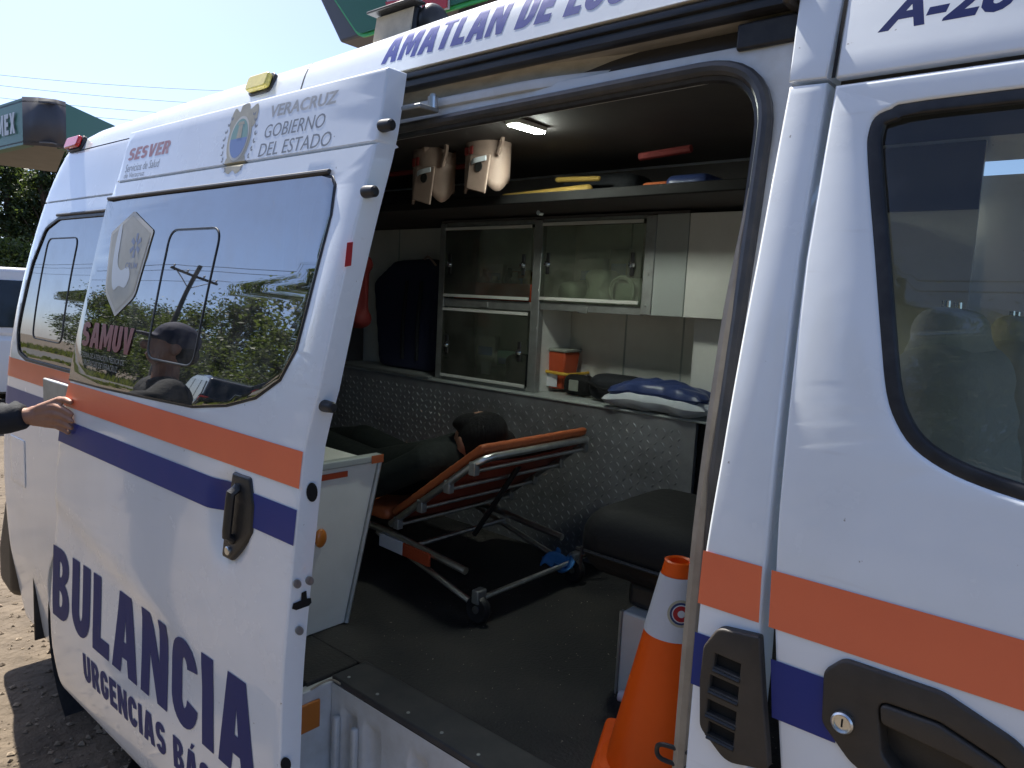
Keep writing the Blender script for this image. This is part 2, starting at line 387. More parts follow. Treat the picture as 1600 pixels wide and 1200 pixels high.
def spline(pts, n=6, closed=False):
    P = [Vector(p) for p in pts]; N = len(P); out = []
    for i in range(N if closed else N - 1):
        p0 = P[i - 1] if (closed or i > 0) else P[i]; p1 = P[i]; p2 = P[(i + 1) % N]
        p3 = P[(i + 2) % N] if (closed or i + 2 < N) else p2
        for k in range(n):
            t = k / n; out.append(.5 * ((2 * p1) + (p2 - p0) * t + (2 * p0 - 5 * p1 + 4 * p2 - p3) * t * t + (3 * p1 - p0 - 3 * p2 + p3) * t ** 3))
    if not closed: out.append(P[-1])
    return out

def area2(p): return sum(p[i - 1][0] * p[i][1] - p[i][0] * p[i - 1][1] for i in range(len(p))) / 2
def offset_poly(p, d):
    """move every edge inwards by d (outwards when negative)"""
    sgn = 1 if area2(p) > 0 else -1; N = len(p); out = []
    for i in range(N):
        a, b, c = Vector(p[i - 1]), Vector(p[i]), Vector(p[(i + 1) % N]); e, f = (b - a), (c - b)
        if e.length < 1e-7: e = f
        if f.length < 1e-7: f = e
        n1 = Vector((-e.y, e.x)).normalized() * sgn; n2 = Vector((-f.y, f.x)).normalized() * sgn
        nn = n1 + n2; k = max(.5, nn.length_squared / 2)
        q = b + nn * (d / k); out.append((q.x, q.y))
    return out

def cuts_in(lo, hi, step): return [lo + step * i for i in range(1, int((hi - lo) / step) + 1) if lo + step * i < hi - 1e-4]

def panel(name, outer, holes, surf, mt, parent, thick=.02, r=.004, off=0.0, zc=.03, xcuts=(), zcuts=(), hole_thick=None, back=True):
    """sheet metal panel: an outline with holes in side view, bent onto the surface y = surf(x, z), with rounded turned-in edges"""
    loops = [outer] + list(holes)
    zs = [p[1] for p in outer]; zl = sorted(set(cuts_in(round(min(zs), 2), max(zs), zc)) | set(zcuts)); xl = list(xcuts)
    bm = bmesh.new(); alle = []; rims = []
    for li, lp in enumerate(loops):
        if area2(lp) < 0: lp = lp[::-1]
        ins = offset_poly(lp, r if li == 0 else -r)
        A, B = [], []
        for i in range(len(lp)):
            a0, a1, b0, b1 = Vector(ins[i]), Vector(ins[(i + 1) % len(lp)]), Vector(lp[i]), Vector(lp[(i + 1) % len(lp)])
            ts = {0.0}
            for ax, lst in ((1, zl), (0, xl)):
                for c in lst:
                    if (a0[ax] - c) * (a1[ax] - c) < 0: ts.add((c - a0[ax]) / (a1[ax] - a0[ax]))
            for t in sorted(ts): A.append(a0.lerp(a1, t)); B.append(b0.lerp(b1, t))
        vs = [bm.verts.new((p.x, 0, p.y)) for p in A]
        alle += [bm.edges.new((vs[i], vs[(i + 1) % len(vs)])) for i in range(len(vs))]
        rims.append((A, B, li))
    bmesh.ops.triangle_fill(bm, use_beauty=True, use_dissolve=False, edges=alle)
    for ax, lst in ((2, zl), (0, xl)):
        for c in lst:
            co = [0, 0, 0]; co[ax] = c; no = [0, 0, 0]; no[ax] = 1
            bmesh.ops.bisect_plane(bm, geom=bm.verts[:] + bm.edges[:] + bm.faces[:], dist=1e-6, plane_co=co, plane_no=no)
    bmesh.ops.dissolve_limit(bm, angle_limit=.0001, verts=[], edges=[]) if False else None
    for v in bm.verts: v.co.y = surf(v.co.x, v.co.z) + off
    for A, B, li in rims:
        th = thick if li == 0 or hole_thick is None else hole_thick
        rows = [[(a.x, surf(a.x, a.y) + off, a.y) for a in A]]
        for f, dp in ((.72, .08), (.3, .3), (.08, .72), (0, 1.0)):
            rows.append([((a.x * f + b.x * (1 - f)), surf(a.x * f + b.x * (1 - f), a.y * f + b.y * (1 - f)) + off + r * dp, a.y * f + b.y * (1 - f)) for a, b in zip(A, B)])
        rows.append([(b.x, surf(b.x, b.y) + off + th, b.y) for b in B])
        RV = [[bm.verts.new(p) for p in row] for row in rows]; n = len(A)
        for i in range(len(RV) - 1):
            for k in range(n):
                l = (k + 1) % n; bm.faces.new((RV[i][k], RV[i][l], RV[i + 1][l], RV[i + 1][k]))
    bmesh.ops.remove_doubles(bm, verts=bm.verts[:], dist=2e-6)
    bmesh.ops.recalc_face_normals(bm, faces=bm.faces)
    # outward = towards -Y
    s_ = sum(f.normal.y * f.calc_area() for f in bm.faces)
    if s_ > 0: bmesh.ops.reverse_faces(bm, faces=bm.faces)
    me = bpy.data.meshes.new(name); bm.to_mesh(me); bm.free()
    return link(name, me, M[mt], parent, True, 50)

def drape(name, me, surf, mt, parent, off=.0015, zc=.03, xcuts=(), zcuts=()):
    """lay a flat (x, z) mesh on the surface as a thin film"""
    bm = bmesh.new(); bm.from_mesh(me)
    zs = [v.co.z for v in bm.verts]; xs = [v.co.x for v in bm.verts]
    for c in sorted(set(cuts_in(round(min(zs), 2), max(zs), zc)) | set(zcuts)):
        bmesh.ops.bisect_plane(bm, geom=bm.verts[:] + bm.edges[:] + bm.faces[:], dist=1e-6, plane_co=(0, 0, c), plane_no=(0, 0, 1))
    for c in xcuts:
        if min(xs) < c < max(xs):
            bmesh.ops.bisect_plane(bm, geom=bm.verts[:] + bm.edges[:] + bm.faces[:], dist=1e-6, plane_co=(c, 0, 0), plane_no=(1, 0, 0))
    for v in bm.verts: v.co.y = surf(v.co.x, v.co.z) - off
    for f in bm.faces:
        f.normal_update()
        if f.normal.y > 0: f.normal_flip()
    bm.to_mesh(me); bm.free(); me.name = name
    return link(name, me, M[mt], parent, True, 60)

def polymesh(polys):
    """flat mesh in the xz plane from filled outlines: each entry is an outline or (outline, [holes])"""
    cu = bpy.data.curves.new('c', 'CURVE'); cu.dimensions = '2D'; cu.fill_mode = 'BOTH'
    for e in polys:
        sp = cu.splines.new('POLY'); sp.points.add(len(e) - 1); sp.use_cyclic_u = True
        for i, p in enumerate(e): sp.points[i].co = (p[0], p[1], 0, 1)
    o = bpy.data.objects.new('tmp', cu); COL.objects.link(o)
    dg = bpy.context.evaluated_depsgraph_get(); dg.update()
    me = bpy.data.meshes.new_from_object(o.evaluated_get(dg)); bpy.data.objects.remove(o); bpy.data.curves.remove(cu)
    for v in me.vertices: v.co = (v.co.x, 0, v.co.y)
    return me

def polydecal(name, polys, surf, mt, parent, off=.0015, **k): return drape(name, polymesh(polys), surf, mt, parent, off, **k)

# heavy condensed capitals, drawn as strokes and outlines on a unit-high box
T_ = .25
def _arc(cx, cy, rx, ry, a0, a1, n=12): return [(cx + rx * cos(radians(a0 + (a1 - a0) * i / n)), cy + ry * sin(radians(a0 + (a1 - a0) * i / n))) for i in range(n + 1)]
def _stroke(path, t=T_, tv=None):
    tv = tv or t * .86; L, R = [], []; N = len(path)
    for i in range(N):
        a, b = Vector(path[max(0, i - 1)]), Vector(path[min(N - 1, i + 1)]); d = (b - a).normalized(); n = Vector((-d.y, d.x)); p = Vector(path[i])
        k = 1.0
        if 0 < i < N - 1:
            e, f = (p - a).normalized(), (b - p).normalized(); k = 1 / max(.6, sqrt(max(0, (1 + e.dot(f)) / 2)))
        o = Vector((n.x * t / 2, n.y * tv / 2)) * k; L.append(tuple(p + o)); R.append(tuple(p - o))
    return L + R[::-1]
def glyph(c):
    t, w, h = T_, .62, T_ / 2; q = t * .86; g = q / 2
    if c in 'IÍ': return t, [[(0, 0), (t, 0), (t, 1), (0, 1)]]
    if c == 'L': return .52, [[(0, 0), (.52, 0), (.52, q), (t, q), (t, 1), (0, 1)]]
    if c == 'E': return .54, [[(0, 0), (.54, 0), (.54, q), (t, q), (t, .395), (.49, .395), (.49, .395 + q), (t, .395 + q), (t, 1 - q), (.54, 1 - q), (.54, 1), (0, 1)]]
    if c == 'T': return .6, [[(.3 - h, 0), (.3 + h, 0), (.3 + h, 1 - q), (.6, 1 - q), (.6, 1), (0, 1), (0, 1 - q), (.3 - h, 1 - q)]]
    if c in 'AÁ':
        W = .72; r = [[(0, 0), (.25, 0), (.29, .2), (.43, .2), (.47, 0), (W, 0), (.53, 1), (.19, 1)], [(.325, .4), (.395, .4), (.36, .68)]]
        if c == 'Á': r.append([(.30, 1.06), (.42, 1.06), (.56, 1.24), (.38, 1.24)])
        return W, r
    if c == 'X': return .68, [[(0, 0), (.25, 0), (.34, .3), (.43, 0), (.68, 0), (.48, .5), (.67, 1), (.42, 1), (.34, .72), (.26, 1), (.01, 1), (.20, .5)]]
    if c == 'P': return .6, [[(0, 0), (t, 0), (t, .36), (.30, .36)] + _arc(.30, .68, .30, .32, -90, 90, 10)[1:] + [(0, 1)], [(t, .55), (.28, .55)] + _arc(.28, .68, .08, .13, -90, 90, 6)[1:-1] + [(.28, .81), (t, .81)]]
    if c == 'V': return .7, [[(.22, 0), (.48, 0), (.7, 1), (.45, 1), (.35, .36), (.25, 1), (0, 1)]]
    if c == 'N': return .68, [[(0, 0), (.22, 0), (.22, .52), (.44, 0), (.68, 0), (.68, 1), (.46, 1), (.46, .48), (.24, 1), (0, 1)]]
    if c == 'M': return .86, [[(0, 0), (.22, 0), (.22, .56), (.35, .12), (.51, .12), (.64, .56), (.64, 0), (.86, 0), (.86, 1), (.60, 1), (.43, .5), (.26, 1), (0, 1)]]
    if c == 'Y': return .68, [[(.34 - h, 0), (.34 + h, 0), (.34 + h, .38), (.68, 1), (.43, 1), (.34, .62), (.25, 1), (0, 1), (.34 - h, .38)]]
    if c == 'U':
        p = [(h, 1), (h, .33)] + _arc(w / 2, .33, w / 2 - h, .33 - g, 180, 360)[1:] + [(w - h, 1)]; return w, [_stroke(p)]
    if c == 'C':
        p = _arc(w / 2, .67, w / 2 - h, .33 - g, 5, 180) + _arc(w / 2, .33, w / 2 - h, .33 - g, 180, 355); return w, [_stroke(p)]
    if c == 'G':
        p = _arc(w / 2, .67, w / 2 - h, .33 - g, 5, 180) + _arc(w / 2, .33, w / 2 - h, .33 - g, 180, 350) + [(w - h, .34), (w - h, .5)]
        return w, [_stroke(p), [(w * .55, .38), (w - t - .002, .38), (w - t - .002, .55), (w * .55, .55)]]
    if c == 'O': return w, [_arc(w / 2, .67, w / 2, .33, 0, 180) + _arc(w / 2, .33, w / 2, .33, 180, 360), _arc(w / 2, .67, w / 2 - t, .33 - q, 0, 180) + _arc(w / 2, .33, w / 2 - t, .33 - q, 180, 360)]
    if c == 'S':
        p = _arc(w / 2, .74, w / 2 - h, .26 - g, 12, 180, 10) + _arc(w / 2 - .02, .66, w / 2 - h - .02, .16, 200, 255, 4) + _arc(w / 2 + .02, .34, w / 2 - h - .02, .16, 75, 20, 4) + _arc(w / 2, .26, w / 2 - h, .26 - g, 0, -168, 10)
        return w, [_stroke(p, T_ * .96)]
    if c == 'D':
        return w, [[(0, 0), (.28, 0)] + _arc(.28, .36, .34, .36, -90, 0, 8)[1:] + _arc(.28, .64, .34, .36, 0, 90, 8) + [(0, 1)], [(t, q), (.28, q)] + _arc(.27, .36, .10, .36 - q, -90, 0, 5)[1:] + _arc(.27, .64, .10, .36 - q, 0, 90, 5) + [(t, 1 - q)]]
    if c == 'B':
        return w, [[(0, 0), (.32, 0)] + _arc(.32, .28, .30, .28, -90, 66, 8)[1:] + _arc(.31, .75, .28, .25, -60, 90, 8) + [(0, 1)],
                   [(t, .18), (.29, .18)] + _arc(.29, .295, .09, .115, -90, 90, 6)[1:-1] + [(.29, .41), (t, .41)],
                   [(t, .60), (.29, .60)] + _arc(.29, .71, .07, .11, -90, 90, 6)[1:-1] + [(.29, .82), (t, .82)]]
    if c == 'R':
        return .64, [[(0, 0), (t, 0), (t, .36), (.29, .36), (.39, 0), (.65, 0), (.50, .42)] + _arc(.31, .70, .30, .30, -52, 90, 8)[1:] + [(0, 1)],
                    [(t, .55), (.29, .55)] + _arc(.29, .685, .08, .135, -90, 90, 6)[1:-1] + [(.29, .82), (t, .82)]]
    return .28, []
def glyph_text(s, gap=.09):
    x = 0; out = []
    for c in s:
        wd, cs = glyph(c)
        out += [[(p[0] + x, p[1]) for p in k] for k in cs]; x += wd + gap
    return out, x - gap

def lettering(name, s, x0, x1, z0, z1, surf, mt, parent, off=.0003, shear=0.0, gap=.09, zcuts=(), xcuts=()):
    cs, W = glyph_text(s, gap); kx, kz = (x1 - x0) / W, (z1 - z0)
    cs = [[(x0 + p[0] * kx + p[1] * kz * shear, z0 + p[1] * kz) for p in k] for k in cs]
    return drape(name, polymesh(cs), surf, mt, parent, off, zcuts=zcuts, xcuts=xcuts)

def thin_lettering(name, s, x0, x1, z0, z1, surf, mt, parent, off=.0003, bold=0.0, shear=0.0, zcuts=()):
    cu = bpy.data.curves.new('t', 'FONT'); cu.body = s; cu.offset = bold; cu.resolution_u = 3; cu.size = 1; cu.shear = shear
    o = bpy.data.objects.new('tmp', cu); COL.objects.link(o); dg = bpy.context.evaluated_depsgraph_get(); dg.update()
    me = bpy.data.meshes.new_from_object(o.evaluated_get(dg)); bpy.data.objects.remove(o)
    xs = [v.co.x for v in me.vertices]; ys = [v.co.y for v in me.vertices]; a, b, c, d = min(xs), max(xs), min(ys), max(ys)
    for v in me.vertices: v.co = (x0 + (v.co.x - a) / (b - a) * (x1 - x0), 0, z0 + (v.co.y - c) / (d - c) * (z1 - z0))
    return drape(name, me, surf, mt, parent, off, zcuts=zcuts)

# ------------------------------------------------------------------ the van's side surfaces
_pb = pchip([-.10, .10, .25, .38, .5, .7, .95, 1.1, 1.2, 1.35, 1.5, 1.7, 1.86, 2.0, 2.06, 2.09, 2.12],
            [.075, .045, .026, .010, .004, 0, 0, .001, .004, .018, .040, .078, .111, .140, .157, .170, .190])
XREAR = pchip([-.05, .35, .74, 1.2, 1.5, 1.83, 2.03, 2.10, 2.15, 2.19], [-3.66, -3.72, -3.74, -3.64, -3.59, -3.51, -3.37, -3.27, -3.13, -2.95])
RC = .11
def body(x, z):
    y = _pb(z); u = x - XREAR(min(z, 2.19))
    if u < RC:
        k = min(RC, RC - u); y += RC - sqrt(max(0.0, RC * RC - k * k))
    if x < -1.6 and abs(z - 1.838) < .004: y += .008 * (1 - abs(z - 1.838) / .004)
    return y
_pd = pchip([.02, .10, .19, .33, .5, .67, .95, 1.08, 1.21, 1.35, 1.5, 1.7, 1.86, 2.02],
            [-.062, -.080, -.094, -.103, -.107, -.107, -.101, -.095, -.084, -.066, -.040, 0.0, .035, .068])
def door(x, z):
    y = _pd(z)
    if abs(z - 1.852) < .0045: y += .009 * (1 - abs(z - 1.852) / .0045)
    dx, dz = (x + 1.572) / .105, (z - 1.008) / .128
    q = dx * dx + dz * dz
    if q < 1: y += .024 * (1 - sstep(.25, 1.0, sqrt(q)))
    # soft body fold running down towards the front of the door
    zf = .80 - .20 * (x + 2.7); dd = z - zf
    y += .010 * (1 - sstep(-.05, .03, dd)) * sstep(.25, .5, z) * (1 - sstep(-2.0, -1.5, x)) * sstep(-.45, -.05, dd)
    return y
DZC = (1.8475, 1.850, 1.852, 1.854, 1.8565)
DXC = [-2.8 + .06 * i for i in range(19)] + [-1.70 + .015 * i for i in range(17)]
BZC = (1.834, 1.836, 1.838, 1.840, 1.842)
BXC = [-3.74 + .02 * i for i in range(30)]

def onS(x, y, surf, off=0.0):
    o, d = ray(x, y); g = lambda t: (o[1] + d[1] * t) - surf(o[0] + d[0] * t, o[2] + d[2] * t) - off
    t = .3
    while g(t) < 0 and t < 9: t += .01
    a, b = t - .01, t
    for _ in range(24):
        c = (a + b) / 2
        if g(c) < 0: a = c
        else: b = c
    return Vector(o + d * b)
def smooth_body(x, z): return _pb(z)
def smooth_door(x, z): return _pd(z)
def XZ(pts, surf, off=0.0): return [(p.x, p.z) for p in (onS(x, y, surf, off) for x, y in pts)]

# ================================================================== GROUND AND SURROUNDINGS
def plane(name, x0, x1, y0, y1, z, mt, n=1):
    mb = MB(); mb.grid([[(x0 + (x1 - x0) * i / n, y0 + (y1 - y0) * j / n, z) for i in range(n + 1)] for j in range(n + 1)])
    o = mb.build(name, mt, None, False, fix=False); o['kind'] = 'structure'; return o
plane('ground', -400, 400, -400, 400, G, 'dirt')
plane('road', -400, 400, -13.5, -6.5, G + .004, 'asphalt')

def pebbles():
    rnd = random.Random(3); mb = MB()
    for i in range(5200):
        d = rnd.random() ** 1.6
        x = -2.0 - 5.5 * d; y = -.75 + rnd.random() * (1.2 + 2.6 * d)
        r = .004 + .017 * rnd.random() ** 3.2; a = rnd.random() * 6.3
        k = [r * (.6 + .6 * rnd.random()) for _ in range(6)]
        c, s = cos(a), sin(a)
        vs = [(x + c * k[0], y + s * k[0], G + r * .2), (x - s * k[1], y + c * k[1], G + r * .2), (x - c * k[2], y - s * k[2], G + r * .25), (x + s * k[3], y - c * k[3], G + r * .2), (x + k[4] * .2, y, G + r * (.5 + .5 * rnd.random())), (x, y, G - r * .4)]
        mb.add(vs, [(0, 1, 4), (1, 2, 4), (2, 3, 4), (3, 0, 4), (1, 0, 5), (2, 1, 5), (3, 2, 5), (0, 3, 5)])
    o = mb.build('gravel', 'stone', None, False, fix=False); o['kind'] = 'stuff'
    o['label'] = 'loose pebbles and clods scattered over the dry dirt'; o['category'] = 'gravel'
pebbles()

def grass():
    rnd = random.Random(5); mb = MB()
    for i in range(9000):
        x = -60 + 75 * rnd.random(); y = -14.0 - 6 * rnd.random() if i % 3 else -4.2 - 2.0 * rnd.random()
        h = .15 + .45 * rnd.random(); a = rnd.random() * 6.3; wd = .05 + .05 * rnd.random()
        mb.add([(x - wd * cos(a), y - wd * sin(a), G), (x + wd * cos(a), y + wd * sin(a), G), (x + .2 * h * cos(a * 3), y + .2 * h * sin(a * 3), G + h)], [(0, 1, 2)])
    o = mb.build('grass', 'grass', None, False, fix=False); o['kind'] = 'stuff'
    o['label'] = 'rough green verge grass along the road'; o['category'] = 'grass'
grass()

def hills():
    mb = MB(); n = 60
    f = lambda t: 9 + 5 * sin(t * 5.1) + 4 * sin(t * 11.3 + 1) + 2 * sin(t * 23)
    mb.grid([[(-300 + 420 * i / n, -150 - 30 * j, G - .5 + (max(1, f(i / n)) * (1 if j == 1 else 0 if j == 0 else .2))) for i in range(n + 1)] for j in range(3)])
    o = mb.build('hills', 'leaf2', None, True, fix=False); o['kind'] = 'structure'
hills()

# trees: a few kinds, each a trunk with limbs and a crown of leaf-sized faces in clumps
def tree_meshes(seed, h, cw, cb, nclump, nleaf, leaf=.16, mt='leaf', col=False):
    rnd = random.Random(seed); tk = MB(); cr = MB()
    base = [(0, 0, -.2)]
    for i in range(1, 6): base.append((rnd.uniform(-.12, .12) * i * .4, rnd.uniform(-.12, .12) * i * .4, h * .78 * i / 5))
    tk.tube(spline(base, 4), [.035 * h * (1 - .85 * i / 20) for i in range(21)], 8)
    for k in range(nclump):
        th = rnd.uniform(0, 2 * pi); u = rnd.random() ** .5; zz = cb + (1 - cb) * rnd.random() ** .9
        prof = sin(pi * min(1, .12 + .88 * (zz - cb) / (1 - cb))) ** .6
        c = Vector((cos(th) * u * cw * prof, sin(th) * u * cw * prof, zz * h)); cr_ = rnd.uniform(.28, .55) * (cw / 2.2) ** .6
        if k % 2 == 0:
            b = Vector(base[min(5, max(1, int(zz * 5)))]); b.z = min(b.z, c.z - .1)
            tk.tube([b, b.lerp(c, .55) + Vector((0, 0, .15)), c], [.010 * h, .006 * h, .002 * h], 5)
        for j in range(nleaf):
            d = Vector((rnd.gauss(0, 1), rnd.gauss(0, 1), rnd.gauss(0, .75))) * cr_ * .8; p = c + d
            a = Vector((rnd.gauss(0, 1), rnd.gauss(0, 1), rnd.gauss(0, .6))).normalized(); q = a.cross(Vector((rnd.gauss(0, 1), rnd.gauss(0, 1), rnd.gauss(0, 1)))).normalized()
            l = leaf * rnd.uniform(.6, 1.3)
            cr.add([p - a * l * .5, p + q * l * .25, p + a * l * .5, p - q * l * .25], [(0, 1, 2, 3)])
    mk = lambda nm, mb_, m_: (lambda me: (me.from_pydata(mb_.v, [], mb_.f), me.materials.append(M[m_]), me)[-1])(bpy.data.meshes.new(nm))
    return mk('trunk', tk, 'bark'), mk('crown', cr, mt)
TK = [tree_meshes(11, 6.8, 2.7, .16, 70, 130, .22), tree_meshes(12, 8.0, 2.5, .14, 70, 130, .22, mt='leaf2'), tree_meshes(13, 5.6, 3.1, .14, 70, 130, .22), tree_meshes(14, 9.0, 1.6, .06, 70, 120, mt='leaf2', leaf=.24)]
def tree(pos, kind, sc, rz, label, group=None, nm='roadside_tree'):
    r = thing(nm, label, 'tree', group=group); r.location = pos; r.rotation_euler.z = rz; r.scale = (sc, sc, sc)
    for me in TK[kind]:
        o = bpy.data.objects.new(me.name, me); COL.objects.link(o); o.parent = r
    return r
_rt2 = random.Random(21)
LT = 'leafy tree of the row across the road, mirrored in the van windows'
for i in range(14):
    tree((-17 + i * 2.2 + _rt2.uniform(-1, 1), -16.5 + _rt2.uniform(-1.5, 1.5), G), [0, 1, 2][i % 3], _rt2.uniform(.85, 1.2), _rt2.uniform(0, 6), LT, 'trees across the road')
for i in range(9):
    tree((-24 - i * 4.5 + _rt2.uniform(-1, 1), -15 - 1.0 * i + _rt2.uniform(-2, 2), G), [0, 2, 1][i % 3], _rt2.uniform(.8, 1.15), _rt2.uniform(0, 6), LT, 'trees across the road')

# trees behind the fuel station, seen past the tail of the van
for j, (px, D, k, sc) in enumerate(((-60, 44, 3, 1.0), (-15, 46, 3, 1.12), (14, 45, 3, .95), (42, 47, 3, 1.08), (72, 45, 3, 1.0), (100, 46, 3, 1.1))):
    p = atD(px, 430, D); tree((p.x, p.y, G), k, sc, j * 1.3, ['leftmost tall dark tree behind the fuel station canopy', 'tall dark tree under the left end of the canopy', 'slim tall tree below the white canopy letters', 'tall tree below the grey canopy corner', 'tall tree beside the tail of the ambulance', 'tall dark tree mostly behind the ambulance tail'][j], 'trees behind the fuel station', 'tall_tree')
for j, (px, D) in enumerate(((-30, 22), (8, 21), (44, 22))):
    p = atD(px, 440, D); t_ = tree((p.x, p.y, G - .5), 2, .55, j * 2.0, ['clipped green bush behind the white car, left one', 'green bush just above the roof of the white car', 'green bush between the white car and the ambulance tail'][j], 'bushes by the station', 'bush'); t_['category'] = 'bush'

# ---- fuel station canopy
def canopy():
    t = thing('station_canopy', 'green and grey fuel station canopy behind the tail of the ambulance', 'canopy')
    zb = 5.0
    A = onZ(36, 226, zb); B = onZ(104, 233, zb)                      # ends of the grey corner, along its lower edge
    L = onZ(-260, 292, zb); hgt = 1.2
    R = onZ(172, 193, zb + hgt); R.z = zb; R = B + (R - B) * 1.6
    up = Vector((0, 0, hgt))
    def wall(name, p, q, mt, lean=.0):
        n = (q - p).cross(Vector((0, 0, 1))).normalized(); 
        mb = MB(); d = -n * .25
        mb.add([p, q, q + up, p + up, p + d, q + d, q + up + d, p + up + d], [(0, 1, 2, 3), (4, 7, 6, 5), (0, 4, 5, 1), (3, 2, 6, 7), (0, 3, 7, 4), (1, 5, 6, 2)])
        return mb.build(name, mt, t, False)
    wall('fascia', L, A, 'signgreen'); wall('fascia', B, R, 'signgreen')
    mid = (A + B) / 2 + (A - L).normalized() * .35
    mb = MB(); pts = [A, A.lerp(mid, .6) * 1, mid.lerp(B, .4), B]
    rows = [[p for p in pts], [p + up * 1.03 for p in pts]]
    mb.grid(rows); g_ = mb.build('corner_fascia', 'signgrey', t, True, fix=False)
    md = g_.modifiers.new('s', 'SOLIDIFY'); md.thickness = .1
    # soffit and top deck
    for nm, z, mt in (('soffit', .06, 'soffit'), ('deck', 1.1, 'signgrey')):
        mb = MB();         ps = [L, A, mid, B] + [onZ(88, 272, zb), onZ(0, 261, zb), onZ(-400, 330, zb)]
        mb.prism([(p.x, p.y) for p in ps], zb + z, zb + z + .04, 'Z'); mb.build(nm, mt, t, False)
    # gutter strip
    # two columns
    for f in (0, 1):
        c = onZ(-330 - 120 * f, 310 + 30 * f, zb); mb = MB(); mb.box(c.x - .2, c.x + .2, c.y - .2, c.y + .2, G, zb + .05); mb.build('column', 'signgrey', t, False)
    # letters on the left fascia
    d = (A - L).normalized(); n = d.cross(Vector((0, 0, 1))).normalized()
    if n.y > 0: n = -n
    cs, W = glyph_text('PEMEX', .14); k = .55
    end = A - d * .42
    for s_ in (0,):
        me = polymesh([[(p[0] * k, p[1] * k) for p in c] for c in cs]); Wk = W * k
        for v in me.vertices:
            q = end + d * (v.co.x - Wk) + Vector((0, 0, .33 + v.co.z)) + n * .04; v.co = q
        link('lettering', me, M['signwhite'], t, False)
canopy()

def totem():
    t = thing('green_sign', 'green sign in a dark grey frame showing over the ambulance roof', 'sign')
    Y = 5.0
    P = lambda x, y, yy=Y: onY(x, y, yy)
    a = P(531, 66); b = P(500, 0); sl = (b - a) / (b.z - a.z)
    z0, z1 = a.z, a.z + 2.6; XR = a.x + 7.5
    mb = MB(); mb.prism([(a.x, z0), (XR, z0), (XR + .9, z1), (a.x + sl.x * 2.6, z1)], Y, Y + .5, 'Y'); mb.build('frame', 'signgrey', t, False, bevel=.03)
    gz = P(650, 30).z; gx = P(566, 55).x
    poly = fillet([(gx, gz), (XR - .7, gz), (XR - .2, z1 - .4), (gx + sl.x * (z1 - .4 - gz) * 1.3, z1 - .4)], .25, 5)
    mb = MB(); mb.prism(offset_poly(poly, -.035), Y - .03, Y - .001, 'Y'); mb.build('edge', 'signedge', t, False)
    mb = MB(); mb.prism(poly, Y - .06, Y - .032, 'Y'); mb.build('face', 'signgreen', t, False)
    X = lambda x, y: (P(x, y, Y - .07).x, P(x, y, Y - .07).z)
    def flat(name, pts, mt, dy=0.0): mb = MB(); q = [X(*p) for p in pts]; mb.prism(q, Y - .075 - dy, Y - .061 - dy, 'Y'); mb.build(name, mt, t, False)
    flat('emblem_ground', [(598, -40), (606, 8), (640, 26), (702, 14), (703, -40)], 'signwhite')
    flat('emblem_block', [(664, -40), (661, 22), (700, 12), (701, -40)], 'signred', .016)
    for i, yy in enumerate((-14, -2, 10)):
        flat('emblem_bar', [(604, yy - 6), (606, yy + 2), (652, yy + 4 - 10), (654, yy - 13)], 'signred', .016)
    for x in (a.x + 2.2, a.x + 4.4):
        mb = MB(); mb.box(x - .15, x + .15, Y + .1, Y + .4, G, z0 + .02); mb.build('post', 'signgrey', t, False)
totem()

# ---- power lines crossing the sky (poles stand outside the picture)
def wires():
    for j, (l, r) in enumerate((((-300, 80), (520, 148)), ((-300, 92), (520, 172)), ((-300, 112), (520, 190)), ((-300, 126), (520, 206)))):
        a, b = atD(*l, 44), atD(*r, 44); pts = [a.lerp(b, i / 16) - Vector((0, 0, .5 * sin(pi * i / 16))) for i in range(17)]
        e = (b - a); a2, b2 = a - e * .6, b + e * .5
        o = MB().tube([a2] + pts + [b2], .012, 5).build('power_line', 'wire')
        tag(o, ['topmost power line across the sky', 'second power line from the top', 'third power line from the top', 'lowest power line, just over the van roof'][j], 'cable', 'power lines in the sky')
wires()

